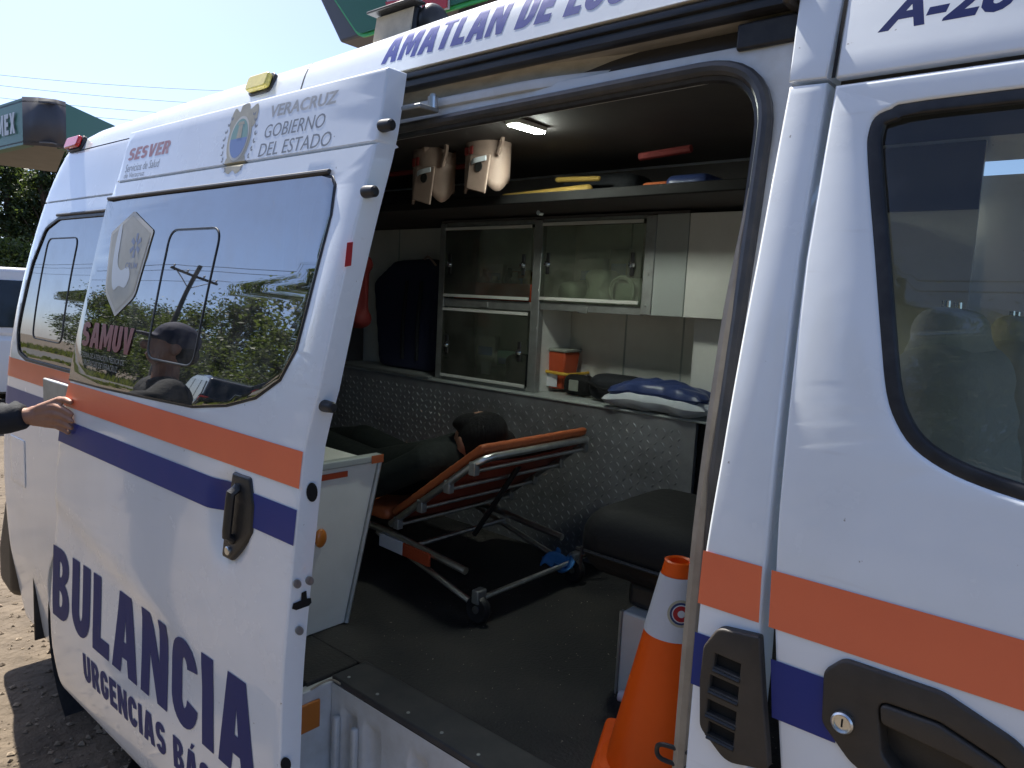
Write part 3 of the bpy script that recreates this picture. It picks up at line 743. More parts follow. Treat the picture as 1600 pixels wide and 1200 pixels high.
# ---- cars
def car(label, paint, loc, rz, name='parked_car', L=4.6, W=1.8, H=1.72, group=None):
    t = thing(name, label, 'car', group=group); t.location = loc; t.rotation_euler.z = rz
    hw = W / 2
    prof = [(-L / 2, .42), (-L / 2 + .05, .85), (-L / 2 + .12, 1.02), (-L / 2 + 3.25, 1.04), (-L / 2 + 4.2, .94), (L / 2 - .06, .78), (L / 2, .45), (L / 2 - .1, .30), (-L / 2 + .1, .30)]
    # body with rounded wheel openings
    rows = []
    xs = [-L / 2 + L * i / 26 for i in range(27)]
    top = pchip([-L / 2, -L / 2 + .15, -L / 2 + 3.2, L / 2 - .35, L / 2], [.80, 1.02, 1.04, .92, .70]); wid = pchip([-L / 2, -L / 2 + .3, 0, L / 2 - .5, L / 2], [.86, .97, 1, .96, .80])
    for x in xs:
        zt, k = top(x), wid(x) * hw; ring = []
        for (fy, fz) in ((-.80, 0), (-.97, .06), (-1, .35), (-1.0, .62), (-.96, .88), (-.86, 1.0), (0, 1.03), (.86, 1.0), (.96, .88), (1.0, .62), (1, .35), (.97, .06), (.80, 0)):
            ring.append((x, fy * k, .30 + (zt - .30) * fz))
        rows.append(ring)
    mb = MB(); mb.grid(rows); n = len(rows[0]); mb.f.append(tuple(range(n))); mb.f.append(tuple(len(mb.v) - n + i for i in range(n)))
    mb.build('body', paint, t, True, ang=30)
    # cabin
    gz = [(-L / 2 + .18, 1.0), (-L / 2 + .42, H - .06), (-L / 2 + .9, H), (-L / 2 + 2.3, H), (-L / 2 + 2.75, H - .08), (-L / 2 + 3.45, 1.0)]
    inner = lambda z: hw * (.93 - .16 * (z - 1.0) / (H - 1.0))
    mb = MB(); N = len(gz); vs = [(x, -inner(z), z) for x, z in gz] + [(x, inner(z), z) for x, z in gz]
    mb.add(vs, [tuple(range(N)), tuple(range(2 * N - 1, N - 1, -1))] + [(i, (i + 1) % N, N + (i + 1) % N, N + i) for i in range(N)])
    mb.build('cabin', paint, t, True, bevel=.05, seg=3)
    for sgn in (-1, 1):
        for (xa, xb, xc, xd) in ((-L / 2 + .36, -L / 2 + 1.12, -L / 2 + 1.12, -L / 2 + .62), (-L / 2 + 1.2, -L / 2 + 2.05, -L / 2 + 2.05, -L / 2 + 1.2), (-L / 2 + 2.13, -L / 2 + 3.12, -L / 2 + 2.72, -L / 2 + 2.13)):
            mb = MB(); z0, z1 = 1.10, H - .15
            q = [(xa, z0), (xb, z0), (xc, z1), (xd, z1)]
            mb.add([(x, sgn * (inner(z) + .012), z) for x, z in q] + [(x, sgn * (inner(z) - .02), z) for x, z in q], [(0, 1, 2, 3), (7, 6, 5, 4), (0, 4, 5, 1), (1, 5, 6, 2), (2, 6, 7, 3), (3, 7, 4, 0)])
            mb.build('side_window', 'carglass', t, False)
    for (x0, z0, x1, z1, nm) in ((-L / 2 + .215, 1.1, -L / 2 + .40, H - .16, 'rear_window'), (-L / 2 + 3.34, 1.1, -L / 2 + 2.84, H - .16, 'windscreen')):
        k = -.03 if nm == 'rear_window' else .03; mb = MB()
        mb.add([(x0 + k, -inner(z0) + .12, z0), (x0 + k, inner(z0) - .12, z0), (x1 + k, inner(z1) - .10, z1), (x1 + k, -inner(z1) + .10, z1)] + [(x0, -inner(z0) + .12, z0), (x0, inner(z0) - .12, z0), (x1, inner(z1) - .10, z1), (x1, -inner(z1) + .10, z1)],
               [(0, 1, 2, 3), (7, 6, 5, 4), (0, 4, 5, 1), (1, 5, 6, 2), (2, 6, 7, 3), (3, 7, 4, 0)]); mb.build(nm, 'carglass', t, False)
    for sx in (-L / 2 + .85, L / 2 - .9):
        for sgn in (-1, 1):
            y = sgn * (hw - .06); w_ = MB(); w_.lathe([(.20, -.11), (.30, -.12), (.345, -.09), (.36, 0), (.345, .09), (.30, .12), (.20, .11)], (sx, y, .36), 28, 'Y')
            wo = w_.build('wheel', 'tyre', t); rm = MB(); rm.lathe([(.001, -.07), (.12, -.075), (.20, -.09), (.205, .09), (.12, .075), (.001, .07)], (sx, y, .36), 20, 'Y'); rm.build('rim', 'steel', wo)
    for sgn in (-1, 1):
        mb = MB(); mb.box(-L / 2 - .012, -L / 2 + .12, sgn * hw * .80 - .09, sgn * hw * .80 + .07, .78, 1.0); mb.build('tail_light', 'redlens', t, bevel=.02)
        mb = MB(); mb.box(L / 2 - .16, L / 2 - .005, sgn * hw * .66 - .18, sgn * hw * .66 + .12, .62, .76); mb.build('headlight', 'chrome', t, bevel=.02)
        mb = MB(); mb.box(L / 2 - 1.5, L / 2 - 1.36, sgn * (hw + .02), sgn * (hw + .2), 1.02, 1.15); mb.build('mirror', paint, t, bevel=.03)
    mb = MB(); mb.box(-L / 2 - .06, -L / 2 + .1, -hw * .88, hw * .88, .36, .56); mb.build('bumper', 'blackplastic', t, bevel=.04)
    mb = MB(); mb.box(L / 2 - .1, L / 2 + .05, -hw * .84, hw * .84, .34, .54); mb.build('bumper', 'blackplastic', t, bevel=.04)
    mb = MB(); mb.box(-L / 2 - .075, -L / 2 - .061, -.16, .16, .62, .72); mb.build('number_plate', 'signwhite', t)
    return t
p = atD(2, 470, 9.5)
car('white car parked beyond the tail of the ambulance, cut by the picture edge', 'carwhite', (p.x + .95, p.y + .95, G), radians(56), H=1.80)

# things across the road, mirrored in the windows: reflect the view ray at the glass and stand them on the ground there
def mirrored(px, py, surf, dist):
    h = onS(px, py, surf); e = 1e-3
    n = Vector(((surf(h.x + e, h.z) - surf(h.x - e, h.z)) / (2 * e), -1, (surf(h.x, h.z + e) - surf(h.x, h.z - e)) / (2 * e))).normalized()
    o, d = ray(px, py); d = Vector(d).normalized(); r = d - n * (2 * d.dot(n)); return h + r * dist
q = mirrored(368, 600, smooth_door, 13)
car('dark car parked by the road, mirrored in the sliding door window', 'carblack', (q.x, q.y, G), radians(200), 'mirrored_car')
def pole():
    q = mirrored(285, 470, smooth_door, 33); t = thing('utility_pole', 'wooden utility pole with crossarm, mirrored in the sliding door window', 'pole'); t.location = (q.x, q.y, G)
    MB().cyl((0, 0, -.3), (0, 0, 8.2), .15, .10, 12).build('post', 'wood', t)
    mb = MB(); mb.box(-.06, .06, -1.1, 1.1, 7.5, 7.62); mb.build('crossarm', 'wood', t, bevel=.01)
    for y in (-1, -.4, .4, 1):
        mb = MB(); mb.lathe([(.02, 0), (.05, .03), (.03, .08), (.05, .12), (.02, .17)], (0, y, 7.62), 10); mb.build('insulator', 'steel', t)
    MB().tube([(0, -.8, 7.5), (0, 0, 6.8)], .025, 6).build('brace', 'steel', t); MB().tube([(0, .8, 7.5), (0, 0, 6.8)], .025, 6).build('brace', 'steel', t)
    for j, y in enumerate((-1, .4, 1)):
        pts = [(q.x - 40 + 80 * i / 20, q.y + y, G + 7.75 - 1.2 * (1 - ((i - 10) / 10) ** 2) * (1 if i != 10 else 0) * .0 - .35 * sin(pi * (i % 10) / 10)) for i in range(21)]
        o = MB().tube(pts, .014, 5).build('roadside_cable', 'wire')
        tag(o, 'cable strung along the road, mirrored in the van windows', 'cable', 'roadside cables')
pole()

# ================================================================== THE AMBULANCE
VAN = thing('ambulance', 'white ambulance van with orange and blue stripes and its side door slid open', 'ambulance')
WID = 1.84
XF = .80
# ---- roof shell
RPROF = [(.1475, 2.03), (.155, 2.06), (.160, 2.08), (.166, 2.10), (.174, 2.12), (.187, 2.138), (.212, 2.152), (.26, 2.163), (.36, 2.172), (.55, 2.182), (.92, 2.188)]
RDROP = pchip([-3.4, -2.8, -2.3, -1.7, -1.0, 1.0], [.05, .035, .025, .018, 0, 0])
def roofside(x, z):
    ze = z
    for _ in range(6): ze = z + RDROP(x) * min(1, max(0, (ze - 2.03) / .10))
    return dict_interp(RPROF, ze) if ze >= 2.03 else _pb(z)
ROFF = 1
def roof():
    prof = list(RPROF)
    prof += [(WID - y, z) for y, z in prof[-2::-1]]
    drop = RDROP
    rows = []; us = [i / 40 for i in range(37)] + [.91, .93, .95, .965, .98, .99, 1.0]
    for y, z in prof:
        xr = XREAR(z) ; row = []
        for u in us:
            x = XF + (xr - XF) * u; k = min(1, max(0, (z - 2.03) / .10)); dr = drop(x) * k
            e = max(0, (u - .965) / .035); yy = y
            if x - xr < RC:
                kk = min(RC, RC - (x - xr)); yy = y + (1 if y < .92 else -1) * (RC - sqrt(max(0, RC * RC - kk * kk))) * min(1, abs(y - .92) / .75)
            row.append((x, yy, z - dr))
        rows.append(row)
    mb = MB(); mb.grid(rows); o = mb.build('roof', 'paint', VAN, True, fix=False, ang=60)
    # rear face, closing the two sides
    zs = [-.05 + i * .06 for i in range(35)] + [2.06, 2.09, 2.12, 2.146, 2.16, 2.175]
    rr = []
    for z in zs:
        x = XREAR(z); y0 = (_pb(z) if z <= 2.10 else dict_interp(prof, z)) + RC; row = []
        dr = drop(x) * min(1, max(0, (z - 2.03) / .10))
        for i in range(13):
            f = i / 12; y = y0 + (WID - 2 * y0) * f; row.append((x - .05 * (1 - (2 * f - 1) ** 2), y, z - dr))
        rr.append(row)
    mb = MB(); mb.grid(rr); mb.build('rear_face', 'paint', VAN, True, fix=False, ang=60)
    # far side
    mb = MB(); rows = []
    for i in range(35):
        z = -.05 + i * .06
        z = min(z, 2.03); rows.append([(XREAR(z) + (XF - XREAR(z)) * j / 20, WID - body(XREAR(z) + (XF - XREAR(z)) * j / 20 + .0001, z), z) for j in range(21)])
    mb.grid(rows); mb.build('far_side', 'paint', VAN, True, fix=False)
def dict_interp(prof, z):
    for (y0, z0), (y1, z1) in zip(prof, prof[1:]):
        if z0 <= z <= z1: return y0 + (y1 - y0) * (z - z0) / (z1 - z0)
    return prof[10][0] - .3
roof()

# ---- rear quarter
WC = (-2.79, .17); WR = .425
qo = [(XREAR(z) + .002, z) for z in [2.028 - i * .07 for i in range(29)]]
qo += [(WC[0] - WR, .03)] + [(WC[0] + WR * cos(radians(a)), WC[1] + WR * sin(radians(a))) for a in range(195, -16, -10)] + [(WC[0] + WR, .03), (-1.76, .03), (-1.76, 2.028)]
qwin = XZ([(230, 322), (85, 345), (66, 362), (52, 420), (27, 525), (30, 556), (60, 572), (110, 586), (210, 618)], smooth_body)
qwin[0] = (-2.45, qwin[0][1] + .0); qwin[-1] = (-2.45, 1.215); qwin[0] = (-2.45, 1.775)
qwin = [(-2.45, 1.772), (-3.22, 1.772), (-3.345, 1.735), (-3.42, 1.60), (-3.475, 1.32), (-3.44, 1.235), (-3.34, 1.213), (-2.45, 1.213)]
qwin = fillet(qwin, [.02, .12, .06, .1, .07, .05, .08, .02], 6)
panel('quarter_panel', qo, [qwin], body, 'paint', VAN, .03, .004, zcuts=BZC, xcuts=BXC)
panel('quarter_glass', offset_poly(qwin, .003), [], body, 'smoke', VAN, .006, .001, off=.004, xcuts=BXC)
panel('quarter_window_seal', offset_poly(qwin, -.004), [offset_poly(qwin, .008)], body, 'rubber', VAN, .004, .001, off=-.0015, xcuts=BXC)
sub = fillet([(-3.30, 1.695), (-2.985, 1.695), (-2.985, 1.302), (-3.30, 1.302)], .04, 6)
panel('sliding_pane_gasket', sub, [offset_poly(sub, .0045)], body, 'rubber', VAN, .003, .0005, off=.0012)
# stripes on the quarter
polydecal('orange_stripe', [[(-3.66, 1.130), (-2.4, 1.130), (-2.4, 1.208), (-3.645, 1.208)]], body, 'orange', VAN, xcuts=BXC)
polydecal('blue_stripe', [[(-3.70, 1.010), (-2.4, 1.010), (-2.4, 1.086), (-3.68, 1.086)]], body, 'bluefade', VAN, xcuts=BXC)
# door stop plate with its slot on the lower rail
MB().box(-3.07, -2.60, body(-2.9, 1.13) - .022, body(-2.9, 1.13) - .001, 1.062, 1.172).build('lower_rail_cover', 'aludull', VAN, bevel=.004)
panel('fuel_flap', fillet([(-3.54, .885), (-3.36, .885), (-3.36, .69), (-3.54, .69)], .012, 4), [], body, 'paint', VAN, .002, .002, off=-.003, xcuts=BXC)
# wheel house, wheel, mud flap, bumper, tail light
mb = MB(); mb.lathe([(WR + .003, 0), (WR + .003, .32)], (WC[0], .025, WC[1]), 40, 'Y'); mb.lathe([(.002, .31), (WR + .003, .312)], (WC[0], .025, WC[1]), 40, 'Y'); mb.build('wheel_arch', 'rubber', VAN)
def wheel(x, y):
    mb = MB(); mb.lathe([(.20, -.10), (.28, -.115), (.325, -.10), (.338, -.05), (.338, .05), (.325, .10), (.28, .115), (.20, .10)], (x, y, G + .338), 40, 'Y'); w_ = mb.build('wheel', 'tyre', VAN)
    mb = MB(); mb.lathe([(.001, -.05), (.07, -.055), (.08, -.03), (.17, -.045), (.20, -.095), (.205, .095), (.17, .05), (.001, .05)], (x, y, G + .338), 28, 'Y'); mb.build('rim', 'steel', w_)
for x in (WC[0], 1.05):
    for y in (.20, WID - .20): wheel(x, y)
mb = MB(); mb.box(-3.37, -3.36, .018, .26, .035, .38); mb.build('mud_flap', 'rubber', VAN, bevel=.004)
mb = MB(); ps = [(-3.83, .16), (-3.83, .33), (-3.80, .40), (-3.70, .62), (-3.60, .665), (-3.60, .17), (-3.64, .12)]
mb.prism(ps, .012, WID - .012, 'Y'); mb.build('rear_bumper', 'brownplastic', VAN, bevel=.05, seg=4)
for y in (.05, WID - .05 - .16):
    mb = MB(); mb.prism([(XREAR(1.02) - .022, 1.02), (XREAR(1.32) - .022, 1.32), (XREAR(1.32) + .05, 1.32), (XREAR(1.02) + .05, 1.02)], y, y + .16, 'Y'); mb.build('tail_light', 'redlens', VAN, bevel=.012)
# lamps along the upper edge
def marker(px, mt, name, w=.10, h=.042):
    c = onS(*px, smooth_body); nrm = Vector((0, -1, .35)).normalized(); sx = Vector((1, 0, 0)); sz = sx.cross(nrm) * -1
    mt4 = Matrix(((1, 0, 0, 0), (0, 1, 0, 0), (0, 0, 1, 0), (0, 0, 0, 1)))
    R = Matrix((sx, -nrm, Vector((0, .35, 1)).normalized())).transposed().to_4x4(); R.translation = c
    out = fillet([(-w / 2, -h / 2), (w / 2, -h / 2), (w / 2, h / 2), (-w / 2, h / 2)], .014, 4)
    for nm, gr, d0, d1, mm in (('bezel', .006, .006, -.008, 'rubber'), (name, 0, -.008, -.024, mt)):
        pl = offset_poly(out, -gr); v = MB(); v.prism(pl, d0, d1, 'Y'); v.v = [tuple(R @ Vector(p)) for p in v.v]; v.build(nm, mm, VAN, bevel=.005 if mm != 'rubber' else .002, seg=3)
marker((412, 134), 'amber', 'yellow_lamp', .105, .045); marker((121, 226), 'redlens', 'red_lamp', .13, .045)
# roof seams
for xs_, z0, z1 in ((-1.693, 2.032, 2.150), (-.362, 1.866, 2.150)):
    polydecal('roof_seam', [[(xs_, z0), (xs_ + .005, z0), (xs_ + .005, z1), (xs_, z1)]], roofside, 'hole', VAN, .0005, zcuts=[2.0 + .006 * i for i in range(25)])

# ---- opening: jamb, seal, slide rail
def jamb(x, z): return _pb(z) + .045
op = fillet([(-.452, .165), (-.450, 1.30), (-.462, 1.928), (-1.70, 1.905), (-1.70, .165)], [.03, .3, .125, .12, .03], 9)
panel('door_jamb', [(-.432, .10), (-.432, 1.955), (-1.80, 1.955), (-1.80, .10)], [op], jamb, 'paint_in', VAN, .05, .004, hole_thick=.07)
# B pillar outer skin with its inward return
bo = [(-.363, .05), (-.350, .80), (-.348, 1.05), (-.352, 1.2), (-.360, 1.45), (-.366, 1.62), (-.368, 1.862), (-.420, 1.864), (-.424, 1.62), (-.432, 1.34), (-.439, 1.19), (-.440, .88), (-.440, .05)]
panel('centre_pillar', bo, [], smooth_body, 'paint', VAN, .055, .005)
bo2 = [(-.369, 1.868), (-.363, 2.028), (-.427, 2.028), (-.421, 1.870)]
panel('upper_pillar', bo2, [], smooth_body, 'paint', VAN, .06, .003, off=-.001)
def seal_path(inset, yoff, z_lo=.62):
    pl = offset_poly(op, inset); return [(x, jamb(x, z) + yoff, z) for x, z in pl]
MB().tube(seal_path(.001, -.006), .0115, 10, True).build('door_seal', 'seal', VAN)
MB().tube(seal_path(.013, .004), .009, 8, True).build('seal_lip', 'rubber', VAN)
trim_path = [(-.451 - .018 - .02 * max(0, (z - 1.72) / .1) ** 2 * .5, jamb(0, z) + .002, z) for z in np.linspace(.25, 1.84, 60)]
MB().tube(trim_path, [.0115 * min(1, (1.85 - p[2]) / .30) + .001 for p in trim_path], 8).build('pillar_trim', 'sealtan', VAN)
# slide rail recess above the opening: a swept section that bends inwards at its front end
XS = [-1.80 + .02 * i for i in range(int((1.80 - .432) / .02) + 1)] + [-.432]
def sweep(name, sec, mt, bend, closed=False):
    """sec: list of (y, z); bend(x) moves it inwards"""
    mb = MB(); rows = [[(x, y + bend(x) * k, z) for (y, z, k) in sec] for x in XS]; mb.grid(rows); return mb.build(name, mt, VAN, True, ang=40)
none = lambda x: 0.0
inb = lambda x: .075 * sstep(-.98, -.50, x)
sweep('rail_soffit', [(.147, 2.031, 0), (.158, 2.029, 0), (.30, 2.026, 0)], 'paint_in', none)
sweep('slide_rail', [(.160, 2.028, 0), (.152, 2.026, 0), (.149, 2.020, 0), (.150, 2.013, 0), (.157, 2.011, 0), (.157, 2.006, 0), (.152, 2.005, 0), (.152, 1.996, 0), (.158, 1.993, 0), (.178, 1.993, 0), (.178, 2.026, 0)], 'rail', none)
sweep('rail_channel', [(.176, 1.9945, 0), (.186, 1.994, .9), (.188, 1.985, 1), (.188, 1.955, 1)], 'cream', inb)
sweep('rail_lip', [(.188, 1.963, 1), (.176, 1.9665, 1), (.170, 1.965, 1), (.167, 1.960, 1), (.167, 1.947, 1), (.171, 1.944, 1), (.18, 1.944, 1), (.205, 1.940, 1)], 'paint_in', inb)
sweep('header_recess', [(.182, 1.943, .9), (.196, 1.938, .4), (.199, 1.918, .1)], 'cream', inb)
MB().box(-.53, -.434, .165, .26, 1.945, 1.985).build('rail_stop', 'rubber', VAN, bevel=.004)
MB().box(-.448, -.432, .125, .175, 1.985, 2.035).build('rail_end_cap', 'brownplastic', VAN, bevel=.006)
# hinge arm of the door reaching to the rail
q0 = Vector((-1.20, .165, 1.945))
mb = MB(); mb.box(-1.34, -1.18, .10, .155, 1.928, 1.938); mb.build('roller_arm', 'aludull', VAN, bevel=.003)
mb = MB(); mb.cyl((-1.195, .15, 1.938), (-1.195, .15, 1.962), .011, .011, 14); mb.cyl((-1.195, .15, 1.962), (-1.195, .15, 1.968), .007, .007, 10); mb.build('roller', 'alu', VAN)
# striker loop at the foot of the pillar
c = onY(1046, 1180, .035)
MB().tube(spline([(c.x + .03, c.y + .01, c.z + .012), (c.x - .012, c.y, c.z + .012), (c.x - .022, c.y, c.z), (c.x - .012, c.y, c.z - .012), (c.x + .03, c.y + .01, c.z - .012)], 5), .0038, 8).build('striker', 'blackplastic', VAN)
# pillar stripes and vent
polydecal('orange_stripe', [[(-.4405, 1.130), (-.351, 1.130), (-.3545, 1.207), (-.440, 1.207)]], smooth_body, 'orange', VAN)
polydecal('blue_stripe', [[(-.4405, 1.009), (-.4165, 1.009), (-.4165, 1.087), (-.4405, 1.087)]], smooth_body, 'blue', VAN)
vent = fillet(XZ([(1128, 976), (1193, 991), (1198, 1080), (1207, 1198), (1140, 1185), (1099, 1130), (1099, 1060), (1105, 1005)], smooth_body), [.02, .004, 0, .01, .03, .02, 0, .02], 5)
slots = []
for i, (zt, xl, xr) in enumerate(((1.072, -.403, -.366), (1.039, -.407, -.366), (1.003, -.408, -.366), (.972, -.404, -.366))):
    slots.append([(xl, zt), (xr, zt - .002), (xr, zt - .021), (xl, zt - .019)])
panel('vent_grille', vent, slots, smooth_body, 'brownplastic', VAN, .014, .003, off=-.014, hole_thick=.012, zc=.2)
MB().box(-.412, -.362, -.004, -.0025, .945, 1.078).build('vent_back', 'hole', VAN)
for i, (zt, xl, xr) in enumerate(((1.050, -.404, -.365), (1.017, -.408, -.365), (.981, -.409, -.365), (.951, -.405, -.365))):
    MB().tube([(xl, -.0135, zt - .002), (xr, -.0135, zt - .004)], .0030, 6).build('vent_slat', 'blackplastic', VAN)

# ---- front door
FD = bpy.data.objects.new('front_door', None); COL.objects.link(FD); FD.parent = VAN
fo = [(-.356, 1.856), (-.357, 1.62), (-.350, 1.45), (-.343, 1.28), (-.334, 1.155), (-.320, 1.042), (-.305, .94), (-.295, .7), (-.295, .08), (.62, .08), (.70, .6), (.74, 1.1), (.62, 1.4), (.42, 1.856)]
fwin = XZ([(1393, 170), (1367, 183), (1357, 207), (1355, 233), (1359, 300), (1367, 400), (1377, 533), (1385, 613), (1400, 660), (1427, 700), (1473, 733), (1533, 760)], smooth_body)
fwin = fwin + [(-.06, 1.352), (.05, 1.340), (.50, 1.30), (.53, 1.36), (.36, 1.77), (.30, 1.810), (.05, 1.818), (-.24, 1.819)]
fwin = [tuple(v) for v in spline([Vector((p[0], p[1], 0)) for p in fwin], 3, True)]; fwin = [(v[0], v[1]) for v in fwin]
fh = fillet([(-.262, 1.098), (-.24, 1.122), (-.13, 1.121), (-.045, 1.090), (-.02, 1.03), (-.05, .975), (-.16, .965), (-.222, .995), (-.258, 1.03)], [.02, .02, .06, .05, .05, .05, .05, .04, .02], 5)
hin = fillet([(-.196, 1.085), (-.13, 1.085), (-.06, 1.062), (-.05, 1.03), (-.075, .99), (-.15, .985), (-.185, 1.02)], [.012, .03, .03, .03, .03, .03, .02], 5)
HCUT = offset_poly(hin, -.006)
panel('door_skin', fo, [fwin, HCUT], smooth_body, 'paint', FD, .03, .0055)
panel('window_seal', offset_poly(fwin, -.002), [offset_poly(fwin, .016)], smooth_body, 'rubber', FD, .010, .004, off=.002)
panel('window_glass', offset_poly(fwin, .014), [], smooth_body, 'cabglass', FD, .004, .001, off=.012)
polydecal('orange_stripe', [[(-.3375, 1.129), (.70, 1.129), (.70, 1.206), (-.3415, 1.206)]], smooth_body, 'orange', FD)
polydecal('blue_stripe', [[(-.3215, 1.008), (-.24, 1.008), (-.24, 1.087), (-.3305, 1.087)], [(-.04, 1.008), (.70, 1.008), (.70, 1.087), (-.04, 1.087)]], smooth_body, 'blue', FD)
panel('handle_surround', fh, [hin], smooth_body, 'brownplastic', FD, .008, .004, off=-.007, hole_thick=.03)
panel('handle_cup', offset_poly(hin, -.002), [], lambda x, z: .024 + .4 * max(0, (abs(z - 1.03) - .02)) ** 1.5, 'brownplastic', FD, .002, .001, zc=.012)
panel('handle_bar', fillet([(-.194, 1.083), (-.13, 1.083), (-.062, 1.060), (-.056, 1.040), (-.10, 1.048), (-.19, 1.058)], [.008, .02, .01, .01, .02, .008], 4), [], smooth_body, 'brownplastic', FD, .018, .004, off=-.009)
lk = (-.232, 1.043)
mb = MB(); mb.lathe([(.0135, .0), (.0135, -.0055), (.0115, -.0075), (.0095, -.0065), (.0092, -.0045), (.0075, -.0045), (.0001, -.0048)], (lk[0], -.007, lk[1]), 28, 'Y'); lo = mb.build('lock', 'alu', FD)
MB().box(lk[0] - .001, lk[0] + .001, -.0125, -.0117, lk[1] - .005, lk[1] + .005).build('keyhole', 'hole', FD)
# upper panel over the cab door
panel('cab_roof_side', [(-.357, 1.866), (.40, 1.866), (XF, 1.90), (XF, 2.028), (-.359, 2.028)], [], smooth_body, 'paint', VAN, .02, .004)
thin_lettering('lettering', 'A-26', -.312, -.158, 1.918, 1.968, smooth_body, 'navy', VAN, bold=.035, shear=.28)
lettering('lettering', 'AMATLÁN DE LOS REYES', -1.378, -.47, 2.058, 2.128, roofside, 'roofblue', VAN, shear=.22, gap=.085, off=.0004, zcuts=[2.0 + .006 * i for i in range(25)])

# ---- nose and cab front (outside the picture)
mb = MB(); ps = [(.62, .06), (.70, 1.02), (1.10, 1.12), (1.42, .98), (1.50, .55), (1.50, .12), (1.44, .06)]
mb.prism(ps, .03, WID - .03, 'Y'); mb.build('nose', 'paint', VAN, bevel=.05, seg=3)
mb = MB(); mb.add([(1.12, .12, 1.10), (1.12, WID - .12, 1.10), (XF, WID - .2, 2.05), (XF, .2, 2.05)], [(0, 1, 2, 3)]); mb.build('windscreen', 'cabglass', VAN, False)
for s_ in (.0, 1.0):
    y0, y1 = (.10, .20) if s_ == 0 else (WID - .10, WID - .20)
    MB().tube([(1.12, y0, 1.09), (XF, y1, 2.04)], .035, 8).build('windscreen_pillar', 'paint', VAN)
    MB().add([(.60, y0 - (.07 if s_ == 0 else -.07), 1.03), (1.12, y0, 1.09), (XF, y1, 2.04), (.42, y1 - (.09 if s_ == 0 else -.09), 1.87)], [(0, 1, 2, 3)]).build('cab_quarter', 'paint', VAN, False)
    mb = MB(); mb.box(1.44, 1.515, (.14 if s_ == 0 else WID - .44), (.44 if s_ == 0 else WID - .14), .62, .82); mb.build('headlight', 'chrome', VAN, bevel=.02)
MB().box(.2, 1.15, .10, WID - .10, .60, 1.02).build('dashboard', 'blackplastic', VAN, bevel=.05)
# cab seats
def cab_seat(y):
    st = bpy.data.objects.new('cab_seat', None); COL.objects.link(st); st.parent = VAN
    mb = MB()
    for k in range(9):
        f = k / 8; capsule(mb, (-.14 - .10 * f, y - .16, .86 + .58 * f), (-.14 - .10 * f, y + .16, .86 + .58 * f), .075, .075)
    organic('backrest', mb, 'seatcloth', st, .014, 8)
    mb = MB(); capsule(mb, (-.08, y - .15, .80), (-.08, y + .15, .80), .08, .08); capsule(mb, (.22, y - .16, .82), (.22, y + .16, .82), .085, .085); capsule(mb, (.07, y - .16, .80), (.07, y + .16, .80), .085, .085)
    organic('cushion', mb, 'seatcloth', st, .014, 8)
    mb = MB(); capsule(mb, (-.245, y - .13, 1.475), (-.245, y + .13, 1.475), .055, .055); capsule(mb, (-.25, y - .12, 1.53), (-.25, y + .12, 1.53), .042, .042)
    organic('headrest', mb, 'seatcloth', st, .012, 8)
    for dy in (-.05, .05): MB().cyl((-.25, y + dy, 1.42), (-.256, y + dy, 1.58), .007).build('headrest_rod', 'chrome', st)
M['seatcloth'] = mat('grey seat cloth', (.60, .58, .53), .8, bump=.3, bscale=60)
cab_seat(.50); cab_seat(1.30)

# ---- sliding door (open, standing off the rear quarter)
SD = bpy.data.objects.new('sliding_door', None); COL.objects.link(SD); SD.parent = VAN
fe = XZ([(603, 125), (590, 210), (560, 330), (525, 480), (500, 600), (475, 705), (465, 800), (455, 900), (440, 1100), (437, 1200)], smooth_door)
re = XZ([(205, 203), (180, 290), (165, 330), (137, 460), (110, 590), (95, 660), (86, 760), (80, 860), (80, 1000), (92, 1060)], smooth_door)
zt = 2.010
fx = pchip([z for x, z in fe][::-1], [x for x, z in fe][::-1]); rx = pchip([z for x, z in re][::-1], [x for x, z in re][::-1])
ZB = .125
zl_ = [2.0 - .06 * i for i in range(32)]
door_out = [(rx(z), z) for z in [zt] + [z for z in zl_ if z > ZB + .02] + [ZB]] + [(fx(max(z, .25)), z) for z in [ZB] + [z for z in zl_[::-1] if z > ZB + .02] + [zt]]
door_out = fillet(door_out, [.008] + [0] * (len(door_out) // 2 - 2) + [.05, .05] + [0] * (len(door_out) // 2 - 2) + [.035], 5)
win = XZ([(340, 292), (500, 273), (519, 279), (523, 290), (517, 335), (498, 408), (480, 480), (463, 545), (438, 592), (400, 620), (355, 632), (300, 634), (230, 620), (160, 605)], smooth_door)
win = [(win[0][0], 1.792)] + win[1:]
win_full = [(rx(1.792) - .002, 1.792)] + win + [(rx(1.222) - .002, 1.222), (rx(1.5) - .002, 1.5)]
hole = [(rx(1.77) + .03, 1.788)] + win + [(rx(1.225) + .03, 1.228), (rx(1.5) + .03, 1.5)]
panel('door_skin', door_out, [offset_poly(hole, .001)], door, 'paint', SD, .052, .005, zcuts=DZC, xcuts=DXC, hole_thick=.01)
panel('window_glass', win_full, [], smooth_door, 'smoke', SD, .005, .001, off=-.0035)
panel('window_seal', offset_poly(win_full, -.006), [offset_poly(win_full, .005)], smooth_door, 'rubber', SD, .004, .001, off=-.0015)
